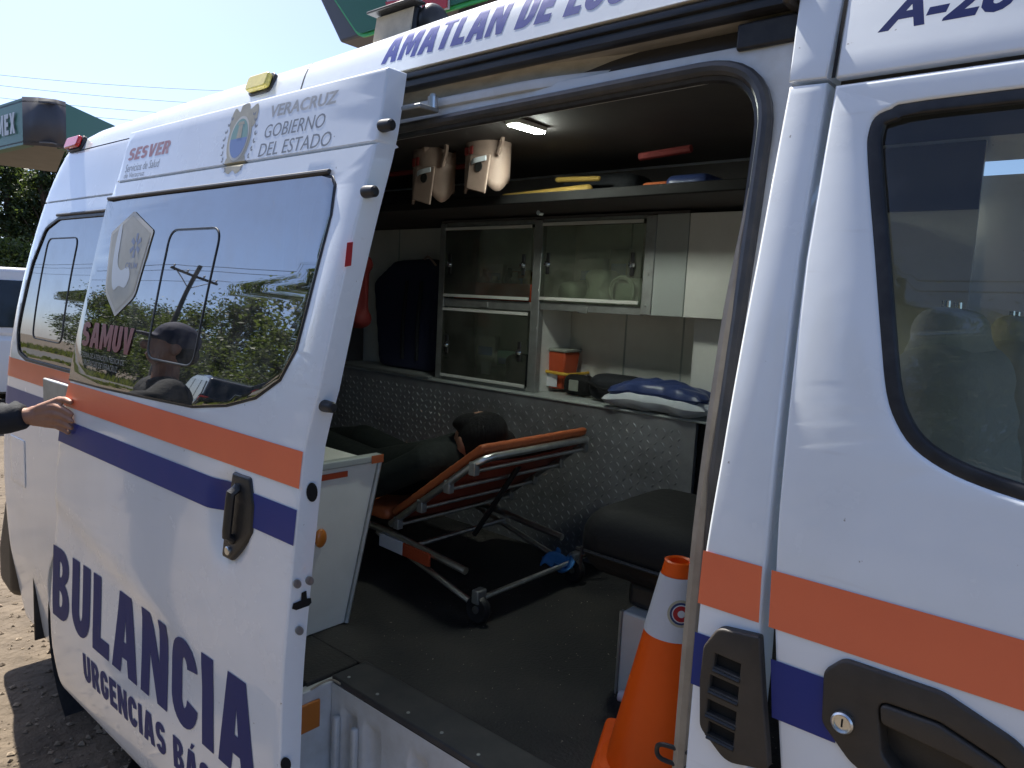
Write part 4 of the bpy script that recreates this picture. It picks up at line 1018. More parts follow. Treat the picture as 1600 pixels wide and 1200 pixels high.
# drip ridge over the glass
MB().tube([(x, _pd(1.800) - .004, 1.800) for x in np.linspace(rx(1.8) + .002, -1.37, 24)], .006, 8).build('window_ridge', 'trim', SD)
MB().tube([(x, body(x, 1.782) - .001, 1.782) for x in np.linspace(-3.24, -2.3, 30)], .006, 8).build('quarter_window_ridge', 'trim', VAN)
slide = fillet(XZ([(256, 364), (338, 356), (341, 372), (301, 576), (231, 566), (232, 520)], smooth_door), [.03, .02, .0, .03, .03, 0], 6)
sl_z = [p[1] for p in slide]
slide = fillet([(-2.065, 1.692), (-1.782, 1.692), (-1.80, 1.335), (-2.07, 1.335)], .045, 7)
panel('sliding_pane_gasket', slide, [offset_poly(slide, .0042)], smooth_door, 'rubber', SD, .003, .0005, off=-.006)
polydecal('sliding_pane_edge', [offset_poly(slide, .0042), offset_poly(slide, .0058)], smooth_door, 'aludull', SD, .005)
# inner trim of the door
din = offset_poly(door_out, .012)
panel('inner_trim', din, [offset_poly(hole, -.02)], smooth_door, 'paint_in', SD, .004, .001, off=.053)
# stripes
zz = lambda z: (rx(z) + .0005, fx(z) - .0005)
(a0, b0), (a1, b1) = zz(1.133), zz(1.211)
polydecal('orange_stripe', [[(a0, 1.133), (b0, 1.133), (b1, 1.211), (a1, 1.211)]], door, 'orange', SD, off=.002, xcuts=DXC)
(a0, b0), (a1, b1) = zz(1.011), zz(1.088)
polydecal('blue_stripe', [[(a0, 1.011), (b0, 1.011), (b1, 1.088), (a1, 1.088)]], door, 'blue', SD, off=.002, xcuts=DXC, zc=.03)
# lettering
lettering('lettering', 'BULANCIA', -2.735, -1.425,   .398, .642, door, 'navy', SD, off=.0014, gap=.10, xcuts=DXC)
_w1, _w2 = glyph_text('URGENCIAS', .10)[1], glyph_text('BÁSICAS', .10)[1]; _k = (2.475 - 1.39) / (_w1 + _w2 + .48)
lettering('lettering', 'URGENCIAS', -2.475, -2.475 + _w1 * _k, .258, .350, door, 'navy', SD, off=.0012, gap=.10, xcuts=DXC)
lettering('lettering', 'BÁSICAS', -1.39 - _w2 * _k, -1.39, .258, .350, door, 'navy', SD, off=.0012, gap=.10, xcuts=DXC)
thin_lettering('lettering', 'VERACRUZ', -1.672, -1.40, 1.955, 1.985, door, 'faded_text', SD, bold=.03, shear=.1)
thin_lettering('lettering', 'GOBIERNO', -1.680, -1.432, 1.905, 1.938, door, 'grey_text', SD, shear=.1)
thin_lettering('lettering', 'DEL ESTADO', -1.690, -1.395, 1.860, 1.893, door, 'grey_text', SD, shear=.1, zcuts=DZC)
lettering('lettering', 'SESVER', -2.476, -2.195, 1.916, 1.955, door, 'red_text', SD, shear=.25, gap=.07)
thin_lettering('lettering', 'Servicios de Salud', -2.476, -2.24, 1.880, 1.905, door, 'grey_text', SD, shear=.1)
thin_lettering('lettering', 'de Veracruz', -2.476, -2.33, 1.861, 1.877, door, 'grey_text', SD, shear=.1)
lettering('lettering', 'SAMUV', -2.535, -2.165, 1.335, 1.412, smooth_door, 'samuv', SD, off=.0065, gap=.07)
thin_lettering('lettering', 'SISTEMA DE ATENCIÓN MÉDICA DE', -2.535, -2.20, 1.302, 1.322, smooth_door, 'samuv_s', SD, off=.0065)
thin_lettering('lettering', 'URGENCIAS DE VERACRUZ', -2.50, -2.24, 1.278, 1.296, smooth_door, 'samuv_s', SD, off=.0065)
# shield badge on the glass
bd = fillet([(-2.325, 1.752), (-2.165, 1.690), (-2.205, 1.500), (-2.315, 1.437), (-2.418, 1.505), (-2.460, 1.690)], [.004, .012, .05, .01, .05, .012], 6)
polydecal('badge_border', [bd], smooth_door, 'badge_e', SD, .006); polydecal('badge_field', [offset_poly(bd, .013)], smooth_door, 'badge', SD, .0068)
fig = [(v.x, v.y) for v in spline([(-2.405, 1.69, 0), (-2.385, 1.715, 0), (-2.375, 1.66, 0), (-2.365, 1.60, 0), (-2.33, 1.575, 0), (-2.285, 1.585, 0), (-2.262, 1.56, 0), (-2.28, 1.525, 0), (-2.325, 1.528, 0), (-2.355, 1.515, 0), (-2.38, 1.54, 0), (-2.40, 1.60, 0)], 5, True)]
polydecal('badge_figure', [fig], smooth_door, 'badge_w', SD, .0075)
star = []
for k in range(6):
    a = k * pi / 3 + pi / 2; star.append([(-2.262 + u * cos(a) - v * sin(a), 1.648 + u * sin(a) + v * cos(a)) for u, v in ((.010, -.0055), (.036, -.0075), (.036, .0075), (.010, .0055))])
polydecal('badge_star', star, smooth_door, 'badge_b', SD, .0075)
thin_lettering('lettering', 'CRUM', -2.305, -2.225, 1.580, 1.598, smooth_door, 'badge_b', SD, off=.0075, bold=.01)
# state emblem
ec, er = (-1.800, 1.918), (.056, .070)
ell = lambda k, a0=0, a1=360, n=36: [(ec[0] + er[0] * k * cos(radians(a0 + (a1 - a0) * i / n)), ec[1] + er[1] * k * sin(radians(a0 + (a1 - a0) * i / n))) for i in range(n + (0 if a1 - a0 == 360 else 1))]
for sgn in (-1, 1):
    lv = []
    for k in range(9):
        a = radians(-62 + k * 13); cx, cz = ec[0] + sgn * er[0] * 1.30 * cos(a), ec[1] - .004 + er[1] * 1.18 * sin(a); b_ = a + .9
        for sg2 in (-.55, .55): lv.append([(cx + sgn * (u * cos(b_ + sg2) - v * sin(b_ + sg2)), cz + u * sin(b_ + sg2) + v * cos(b_ + sg2)) for u, v in ((.001, 0), (.006, -.003), (.013, 0), (.006, .003))])
    polydecal('emblem_laurel', lv, door, 'grey_text', SD, .0006, zcuts=DZC)
crown = [(v.x, v.y) for v in spline([(ec[0] - .06, 1.968, 0), (ec[0] - .045, 2.0, 0), (ec[0] - .02, 1.988, 0), (ec[0] - .012, 2.004, 0), (ec[0] + .02, 2.006, 0), (ec[0] + .03, 1.99, 0), (ec[0] + .062, 2.0, 0), (ec[0] + .07, 1.97, 0), (ec[0] + .05, 1.94, 0), (ec[0] - .045, 1.94, 0)], 5, True)]
polydecal('emblem_crest', [crown], door, 'gold', SD, .0005)
base_ = [(v.x, v.y) for v in spline([(ec[0] - .04, 1.872, 0), (ec[0] - .045, 1.842, 0), (ec[0] - .02, 1.828, 0), (ec[0], 1.836, 0), (ec[0] + .02, 1.826, 0), (ec[0] + .045, 1.842, 0), (ec[0] + .04, 1.872, 0)], 5, True)]
polydecal('emblem_scroll', [base_], door, 'gold', SD, .0005, zcuts=DZC)
polydecal('emblem_border', [ell(1.0)], door, 'gold', SD, .0008, zcuts=DZC); polydecal('emblem_rim', [ell(.82)], door, 'emwhite', SD, .0011)
polydecal('emblem_sky', [ell(.72, 0, 180)], door, 'emgreen', SD, .0014); polydecal('emblem_sea', [ell(.72, 180, 360)], door, 'emblue', SD, .0014)
polydecal('emblem_tower', [[(ec[0] - .012, 1.918), (ec[0] + .012, 1.918), (ec[0] + .009, 1.952), (ec[0] - .009, 1.952)], [(ec[0] - .017, 1.953), (ec[0] + .017, 1.953), (ec[0] + .012, 1.961), (ec[0] - .012, 1.961)]], door, 'gold', SD, .0017)
# handle
H_ = bpy.data.objects.new('door_handle', None); COL.objects.link(H_); H_.parent = SD
hb = XZ([(366, 737), (394, 746), (399, 790), (396, 832), (385, 852), (364, 876), (349, 868), (352, 840), (360, 780)], smooth_door)
hb = fillet(hb, [.006, .012, 0, .01, .01, .008, .008, 0, 0], 4)
panel('handle_plate', hb, [], lambda x, z: _pd(z), 'blackplastic', H_, .03, .006, off=-.006, zc=.015)
gx = lambda z: -1.530 - .10 * (1.05 - z) * .9
mb = MB(); pts = [(gx(z), _pd(z) - (.022 if .97 < z < 1.085 else .008), z) for z in np.linspace(.958, 1.098, 15)]
mb.tube(pts, [.010 if 0 < i < 14 else .006 for i in range(15)], 10, sx=1.3); mb.build('grip', 'blackplastic', H_)
lc = (gx(.934) - .012, .936)
mb = MB(); mb.lathe([(.0105, 0), (.0105, -.005), (.0085, -.0065), (.0001, -.006)], (lc[0], _pd(lc[1]) - .006, lc[1]), 20, 'Y'); mb.build('key_lock', 'alu', H_)
# fittings on the front edge of the door
def on_edge(px, py, dx=0.002):
    # the turned-in front edge of the door lies in a near-plane; walk along x = fx(z)
    z = 1.2
    for _ in range(12):
        p = onX(px, py, fx(max(.25, z)) + dx); z = p.z
    return p
for (px, py) in ((598, 197), (572, 300), (507, 634)):
    p = on_edge(px, py); mb = MB(); mb.tube([(p.x - .004, p.y, p.z), (p.x + .004, p.y, p.z), (p.x + .028, p.y, p.z), (p.x + .032, p.y, p.z)], [.0125, .013, .0115, .008], 16); mb.build('rubber_buffer', 'rubber', SD)
def edge_plate(name, pts, mt, d0, d1):
    q = [on_edge(*p) for p in pts]; mb = MB(); n = len(q)
    vs = [(v.x + d0, v.y, v.z) for v in q] + [(v.x + d1, v.y, v.z) for v in q]
    mb.add(vs, [tuple(range(n)), tuple(range(2 * n - 1, n - 1, -1))] + [(i, (i + 1) % n, n + (i + 1) % n, n + i) for i in range(n)]); return mb.build(name, mt, SD)
def oval(cx, cy, rx_, ry_, n=18, tilt=0): return [(cx + rx_ * cos(2 * pi * k / n) + tilt * ry_ * sin(2 * pi * k / n), cy + ry_ * sin(2 * pi * k / n)) for k in range(n)]
edge_plate('edge_hole', oval(487, 769, 8.5, 15), 'hole', .0005, .0022)
for c_ in ((463.5, 912), (483, 907), (467, 985)):
    edge_plate('bolt', oval(*c_, 6.2, 7), 'aludull', .0005, .0035); edge_plate('bolt_socket', oval(*c_, 2.6, 3), 'steel', .004, .0048)
edge_plate('latch_slot', [(456, 951), (458, 943), (470, 938), (471, 926), (478, 923), (479, 935), (485, 934), (486, 941), (482, 946), (462, 953)], 'hole', .0005, .0022)
edge_plate('edge_hole', oval(446, 1194, 8, 11), 'hole', .0005, .0022)
edge_plate('red_tape', [(542, 379), (551, 378), (548, 415), (538, 417)], 'signred', .0005, .0016)

# ================================================================== INSIDE THE AMBULANCE
FZ = .55
def lbox(name, x0, x1, y0, y1, z0, z1, mt, parent=VAN, bevel=.003): return MB().box(x0, x1, y0, y1, z0, z1).build(name, mt, parent, bevel=bevel)
lbox('floor_mat', -3.55, .25, .25, 1.78, FZ - .03, FZ, 'matblack')
lbox('step_trim', -1.50, -.44, .150, .262, FZ - .012, FZ + .006, 'trim', bevel=.004)
lbox('floor_side', -3.55, -1.52, .09, .25, FZ - .03, FZ - .001, 'matblack')
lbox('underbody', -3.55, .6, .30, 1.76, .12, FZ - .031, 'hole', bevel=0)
for i in range(9):
    mb = MB(); x = -1.46 + i * .115; mb.lathe([(.0045, 0), (.004, .0015), (.0001, .002)], (x, .175, FZ + .006), 12); mb.build('trim_screw', 'aludull', VAN)
def crumbs():
    rnd = random.Random(31); mb = MB()
    for i in range(260):
        x, y = rnd.uniform(-1.7, -.5), .28 + rnd.random() ** 1.3 * 1.0; r = rnd.uniform(.0006, .0018); a = rnd.random() * 6.3; L = r * rnd.choice((1, 1, 1, 3))
        u, v = Vector((cos(a), sin(a), 0)), Vector((-sin(a), cos(a), 0)); o = Vector((x, y, FZ + .0004))
        mb.add([o - u * L, o + v * r, o + u * L, o - v * r, o + Vector((0, 0, r))], [(0, 1, 4), (1, 2, 4), (2, 3, 4), (3, 0, 4)])
    o = mb.build('floor_grit', 'sealtan', VAN, False, fix=False); o['kind'] = 'stuff'
crumbs()
# step riser with pressed ribs
ST = bpy.data.objects.new('side_step', None); COL.objects.link(ST); ST.parent = VAN
def riser():
    mb = MB(); rows = []
    ribs = (-1.425, -1.335, -1.165, -1.03, -.90, -.77, -.62)
    xs = np.linspace(-1.50, -.44, 170)
    for z in np.linspace(.20, FZ - .014, 22):
        row = []
        for x in xs:
            d = 0
            for r_ in ribs:
                d = max(d, (1 - sstep(.018, .034, abs(x - r_))) * sstep(.24, .27, z) * (1 - sstep(.45, .49, z)))
            row.append((x, .152 + .026 * d - .0, z))
        rows.append(row)
    mb.grid(rows); mb.build('riser', 'step', ST, True, fix=False, ang=80)
riser()
lbox('tread', -1.505, -.44, -.005, .152, .175, .199, 'step', ST, .008)
lbox('tread_end', -1.53, -1.502, .0, .26, .17, FZ - .012, 'step', ST, .004)
for x in (-1.475, -1.40): lbox('rib', x, x + .018, .135, .1515, .26, .46, 'step', ST, .005)
p = onX(483, 1115, -1.50); lbox('side_reflector', -1.503, -1.494, p.y - .03, p.y + .03, p.z - .045, p.z + .03, 'amberlens', ST, .003)
MB().tube(spline([(-1.51, .02, .505), (-1.505, .09, .535), (-1.495, .14, .548), (-1.46, .149, .547)], 5), .003, 6).build('step_edge_strip', 'sealtan', ST)
# walls and ceiling
lbox('far_wall_lining', -3.5, -.42, 1.655, 1.67, FZ, 2.085, 'lining', bevel=0)
for x in (-3.05, -2.72, -1.62, -1.36, -1.02): lbox('wall_joint', x, x + .006, 1.651, 1.6545, 1.17, 1.9, 'greypanel', bevel=0)
lbox('upper_wall_shade', -3.5, -.42, 1.640, 1.654, 1.885, 2.084, 'ceiling', bevel=0)  # dark sheet added over the wall to paint the shade above the cabinets
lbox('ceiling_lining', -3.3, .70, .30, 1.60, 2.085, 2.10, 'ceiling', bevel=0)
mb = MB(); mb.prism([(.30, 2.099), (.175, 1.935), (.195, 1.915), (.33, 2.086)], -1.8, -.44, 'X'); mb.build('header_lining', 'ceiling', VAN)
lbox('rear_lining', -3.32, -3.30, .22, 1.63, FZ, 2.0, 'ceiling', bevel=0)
lbox('quarter_lining', -3.3, -1.80, .135, .15, FZ, 1.20, 'lining', bevel=0)
p = onZ(821, 193, 2.083); d_ = (onZ(843, 200, 2.083) - onZ(800, 187, 2.083)); a_ = onZ(802, 187.5, 2.083); b_ = onZ(842, 199.5, 2.083)
mb = MB(); mb.box(-.020, .020, -.004, .004, 0, .006); LD = bpy.data.objects.new('ceiling_lamp', None); COL.objects.link(LD); LD.parent = VAN
mb = MB(); mb.box(a_.x - .025, a_.x + .035, a_.y - .01, b_.y + .01, 2.070, 2.0845); mb.build('housing', 'lining', LD, bevel=.004)
for k in range(9):
    f = k / 8; c = a_.lerp(b_, f); mb = MB(); mb.box(c.x - .014, c.x + .020, c.y - .006, c.y + .006, 2.0655, 2.0695); mb.build('led', 'led', LD, False)
# counter clad in diamond plate
CY, CZ = 1.36, 1.163
CT = bpy.data.objects.new('counter', None); COL.objects.link(CT); CT.parent = VAN
lbox('cladding', -3.30, -1.13, CY, CY + .02, FZ, CZ - .004, 'plate', CT, 0)
lbox('worktop', -3.30, -1.00, CY - .006, 1.654, CZ - .004, CZ + .006, 'greypanel', CT, .003)
lbox('edge_trim', -3.30, -2.46, CY - .014, CY + .012, CZ + .0065, CZ + .016, 'aludull', CT, .002)
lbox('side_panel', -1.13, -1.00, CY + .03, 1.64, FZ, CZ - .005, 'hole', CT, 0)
def treads():
    mb = MB(); i = 0; px_, pz = .030, .026
    nx, nz = int(2.12 / px_), int(.59 / pz)
    for a in range(nx):
        for b in range(nz):
            x = -3.26 + a * px_; z = FZ + .02 + b * pz; s = 1 if (a + b) % 2 else -1; L, Wd = .0105, .0032
            u = Vector((cos(.9 * s) * L, sin(.9 * s) * L)); v = Vector((-sin(.9 * s) * Wd, cos(.9 * s) * Wd))
            y = CY - .0004
            q = [(x - u.x, y, z - u.y), (x + v.x, y, z + v.y), (x + u.x, y, z + u.y), (x - v.x, y, z - v.y), (x - u.x * .4, y - .0024, z - u.y * .4), (x + u.x * .4, y - .0024, z + u.y * .4)]
            mb.add(q, [(0, 4, 5, 1), (1, 5, 2), (2, 5, 4, 3), (3, 4, 0)])
    o = mb.build('tread_lugs', 'plate', CT, False, fix=False); o['kind'] = 'stuff'
treads()
# wall cabinets with acrylic doors
KB = bpy.data.objects.new('wall_cabinet', None); COL.objects.link(KB); KB.parent = VAN
KY = 1.40
for nm, x0, x1, z0, z1 in (('post', -2.472, -2.434, CZ + .007, 1.872), ('post', -1.922, -1.878, CZ + .007, 1.872), ('post', -1.405, -1.362, 1.515, 1.872)):
    lbox(nm, x0, x1, KY, KY + .03, z0, z1, 'aludull', KB, .003)
for (x0, x1, z0, z1) in ((-2.434, -1.922, 1.856, 1.874), (-1.878, -1.405, 1.862, 1.874), (-2.434, -1.922, 1.502, 1.540), (-1.878, -1.405, 1.512, 1.545), (-2.434, -1.922, CZ + .007, CZ + .018)):
    lbox('rail', x0, x1, KY + .004, KY + .028, z0, z1, 'aludull', KB, .002)
lbox('blank_panel', -1.361, -1.235, KY + .002, KY + .02, 1.515, 1.874, 'greypanel', KB, .002)
lbox('cabinet_floor', -2.47, -1.235, KY + .031, 1.65, 1.515, 1.532, 'lining', KB, 0)
lbox('cabinet_top', -2.47, -1.235, KY + .003, 1.65, 1.8745, 1.884, 'ceiling', KB, 0)
lbox('cabinet_side', -2.465, -2.45, KY + .031, 1.65, CZ + .007, 1.512, 'lining', KB, 0)
lbox('cabinet_side', -2.465, -2.45, KY + .031, 1.65, 1.533, 1.874, 'lining', KB, 0)
lbox('cabinet_side', -1.905, -1.893, KY + .031, 1.65, CZ + .007, 1.512, 'lining', KB, 0)
lbox('divider', -1.905, -1.893, KY + .031, 1.65, 1.533, 1.874, 'lining', KB, 0)
lbox('flush_panel', -1.233, -.92, KY + .003, KY + .02, 1.515, 1.874, 'lining', KB, .002)
for (x0, x1, z0, z1) in ((-2.428, -1.928, 1.546, 1.852), (-1.872, -1.411, 1.551, 1.858), (-2.428, -1.928, CZ + .022, 1.497)):
    lbox('acrylic_door', x0, x1, KY - .006, KY - .002, z0, z1, 'plexi', KB, 0)
    for (a, b, c, d) in ((x0, x1, z1 - .013, z1), (x0, x1, z0, z0 + .013)): lbox('door_edge', a, b, KY - .011, KY - .0065, c, d, 'lining', KB, .001)
    zc_ = (z0 + z1) / 2 - .01
    for xx in (x0 + .035, x1 - .035):
        mb = MB(); mb.lathe([(.012, 0), (.014, -.008), (.010, -.016), (.0001, -.018)], (xx, KY - .006, zc_), 14, 'Y'); mb.build('latch_knob', 'chrome', KB)
        lbox('latch', xx - .009, xx + .009, KY - .012, KY - .0062, zc_ - .04, zc_ + .045, 'blackplastic', KB, .004)
    for xx in (x0 + .2, x0 + .215): pass
for x in (-2.18, -1.66): lbox('hinge', x - .022, x + .022, KY - .003, KY + .003, 1.507, 1.532, 'aludull', KB, .002)
for z in (1.55, 1.66, 1.77, 1.86):
    mb = MB(); mb.lathe([(.006, 0), (.004, -.002), (.0001, -.0025)], (-1.384, KY - .0002, z), 10, 'Y'); mb.build('rivet', 'aludull', KB)
lbox('partition', -1.236, -.92, 1.50, 1.65, CZ + .007, 1.874, 'lining', KB, .003)
# overhead rack
RK = bpy.data.objects.new('overhead_rack', None); COL.objects.link(RK); RK.parent = VAN
lbox('shelf', -3.3, -.9, 1.12, 1.65, 1.892, 1.905, 'ceiling', RK, 0)
lbox('front_lip', -3.3, -.9, 1.105, 1.119, 1.892, 1.925, 'hole', RK, .003)
MB().tube([(-3.2, 1.05, 2.03), (-1.95, 1.05, 2.03), (-1.93, 1.05, 2.03)], .010, 8).build('hanging_rail', 'darkred', RK)
mb = MB(); mb.tube([onY(1000, 245, 1.1), onY(1080, 232, 1.1)], .012, 8); mb.build('hanging_rail', 'darkred', RK)
p = onY(845, 333, 1.10); mb = MB(); mb.cyl((p.x, 1.103, p.z), (p.x, 1.085, p.z), .010, .008, 12); mb.build('hook', 'chrome', RK)
# bench box beside the door opening
BX = -1.735
BN = bpy.data.objects.new('bench_box', None); COL.objects.link(BN); BN.parent = VAN
mb = MB(); mb.prism([(.165, FZ + .001), (.366, FZ + .001), (.478, 1.035), (.165, 1.035)], -3.2, BX, 'X'); mb.build('box', 'lining', BN, bevel=.004)
mb = MB(); mb.tube([(BX + .004, .368, FZ + .003), (BX + .004, .480, 1.04)], .008, 6); mb.build('corner_trim', 'aludull', BN)
lbox('top_trim', BX - .02, BX + .012, .165, .485, 1.030, 1.056, 'bluefadegrey', BN, .004) if 'bluefadegrey' in M else lbox('top_trim', BX - .02, BX + .012, .165, .485, 1.036, 1.058, 'greypanel', BN, .004)
lbox('red_band', BX + .001, BX + .004, .165, .36, 1.005, 1.022, 'redbin', BN, 0)
lbox('orange_corner', BX + .0125, BX + .015, .44, .484, 1.034, 1.058, 'orangepad', BN, 0)
mb = MB(); p = onX(499, 840, BX); ellipsoid(mb, (BX + .006, p.y, p.z), (.012, .02, .028)); mb.build('side_lamp', 'amberlens', BN)

# ================================================================== THINGS CARRIED IN THE VAN
def rbox(mb, x0, x1, y0, y1, z0, z1, r):
    """soft box as fused capsules"""
    for y in (y0 + r, y1 - r):
        for z in (z0 + r, z1 - r): capsule(mb, (x0 + r, y, z), (x1 - r, y, z), r, r, 10, 4)
    mb.box(x0 + r, x1 - r, y0 + r * .06, y1 - r * .06, z0 + r, z1 - r); mb.box(x0 + r, x1 - r, y0 + r, y1 - r, z0 + r * .05, z1 - r * .02); mb.box(x0 + r * .08, x1 - r * .08, y0 + r, y1 - r, z0 + r, z1 - r)
    for x in (x0 + r, x1 - r):
        for z in (z0 + r, z1 - r): capsule(mb, (x, y0 + r, z), (x, y1 - r, z), r, r, 10, 4)

def cone():
    t = thing('traffic_cone', 'orange traffic cone with a white sleeve standing by the door pillar', 'traffic cone')
    c = Vector((-.674, .40)); z0 = FZ + .002; H = .475
    R = Matrix.Rotation(radians(24), 4, 'Z'); R.translation = (c.x, c.y, 0)
    mb = MB(); mb.prism(fillet([(-.145, -.145), (.145, -.145), (.145, .145), (-.145, .145)], .02, 4), z0, z0 + .028, 'Z'); mb.v = [tuple(R @ Vector(v)) for v in mb.v]; mb.build('base', 'coneorange', t, bevel=.006)
    r = lambda f: .118 + (.0295 - .118) * f
    mb = MB(); mb.lathe([(.135, z0 + .0285), (.120, z0 + .034), (r(0), z0 + .05)] + [(r(f), z0 + .05 + f * (H - .05)) for f in (.15, .3, .45, .6, .7, .8, .9, .96, 1)] + [(.0295, z0 + H + .004), (.025, z0 + H + .006), (.020, z0 + H + .003), (.019, z0 + H - .05)], (c.x, c.y, 0), 48); mb.build('cone', 'coneorange', t)
    f0, f1 = .655, .945
    mb = MB(); mb.lathe([(r(f0 + (f1 - f0) * k / 8) + .0016, z0 + .05 + (f0 + (f1 - f0) * k / 8) * (H - .05)) for k in range(9)], (c.x, c.y, 0), 48); mb.build('sleeve', 'conewhite', t)
    # round print on the sleeve
    to = Vector((CAMP[0] - c.x, CAMP[1] - c.y)).normalized(); a0 = atan2(to.y, to.x) + radians(14); fz = z0 + .05 + .79 * (H - .05)
    for k, (rr, mt, o_) in enumerate(((.0265, 'gold', .0022), (.0215, 'pillowblue', .0026), (.0175, 'conewhite', .003), (.0155, 'signred', .0034), (.007, 'conewhite', .0038))):
        mb = MB(); n = 28; rows = []
        for q in range(5):
            row = []
            for j in range(n + 1):
                u, v = rr * q / 4 * cos(2 * pi * j / n), rr * q / 4 * sin(2 * pi * j / n); f = (fz + v - z0 - .05) / (H - .05); R_ = r(f) + o_; an = a0 + u / r(.79)
                row.append((c.x + R_ * cos(an), c.y + R_ * sin(an), fz + v))
            rows.append(row)
        mb.grid(rows); mb.build('print_ring', mt, t, True)
cone()

def stool():
    t = thing('attendant_seat', 'round black padded seat on a white pedestal behind the cone', 'seat')
    mb = MB(); cx, cy = -.83, .82
    rbox(mb, cx - .25, cx + .26, cy - .245, cy + .20, .842, 1.03, .085)
    organic('cushion', mb, 'blackvinyl', t, .012, 24)
    for dx in (-.2, .17): MB().tube(spline([(cx + dx, cy - .252, .93), (cx + dx, cy - .255, .90), (cx + dx, cy - .252, .87)], 3), .004, 6).build('seam', 'rubber', t)
    MB().tube([(cx - .22, cy - .247, .918), (cx, cy - .2515, .918), (cx + .2, cy - .247, .918)], .005, 6).build('piping', 'blackplastic', t)
    MB().box(cx - .11, cx + .11, cy - .17, cy + .12, .775, .85).build('bracket', 'blackplastic', t, bevel=.02)
    MB().box(cx - .10, cx + .16, cy - .20, cy + .12, FZ + .002, .774).build('pedestal', 'lining', t, bevel=.006)
    MB().box(cx - .104, cx - .0985, cy - .205, cy - .19, FZ + .002, .774).build('pedestal_trim', 'aludull', t)
stool()

def bottle():
    t = thing('water_bottle', 'small clear bottle lying by the seat pedestal', 'bottle')
    o = onZ(966, 1086, FZ + .035); ax = Vector((.9, .25, 0)).normalized()
    mb = MB(); mb.tube([o + ax * s for s in (.02, .03, .05, .09, .14, .19, .195)], [.012, .014, .030, .032, .031, .032, .026], 16); mb.build('body', 'clearbottle', t)
    mb = MB(); mb.tube([o + ax * s for s in (.0, .002, .019)], [.011, .014, .014], 16); mb.build('cap', 'conewhite', t)
M['clearbottle'] = glass_mat('clear bottle plastic', (.85, .9, .95), .8, ior=1.5, rough=.05, dark=(.3, .32, .35))
bottle()

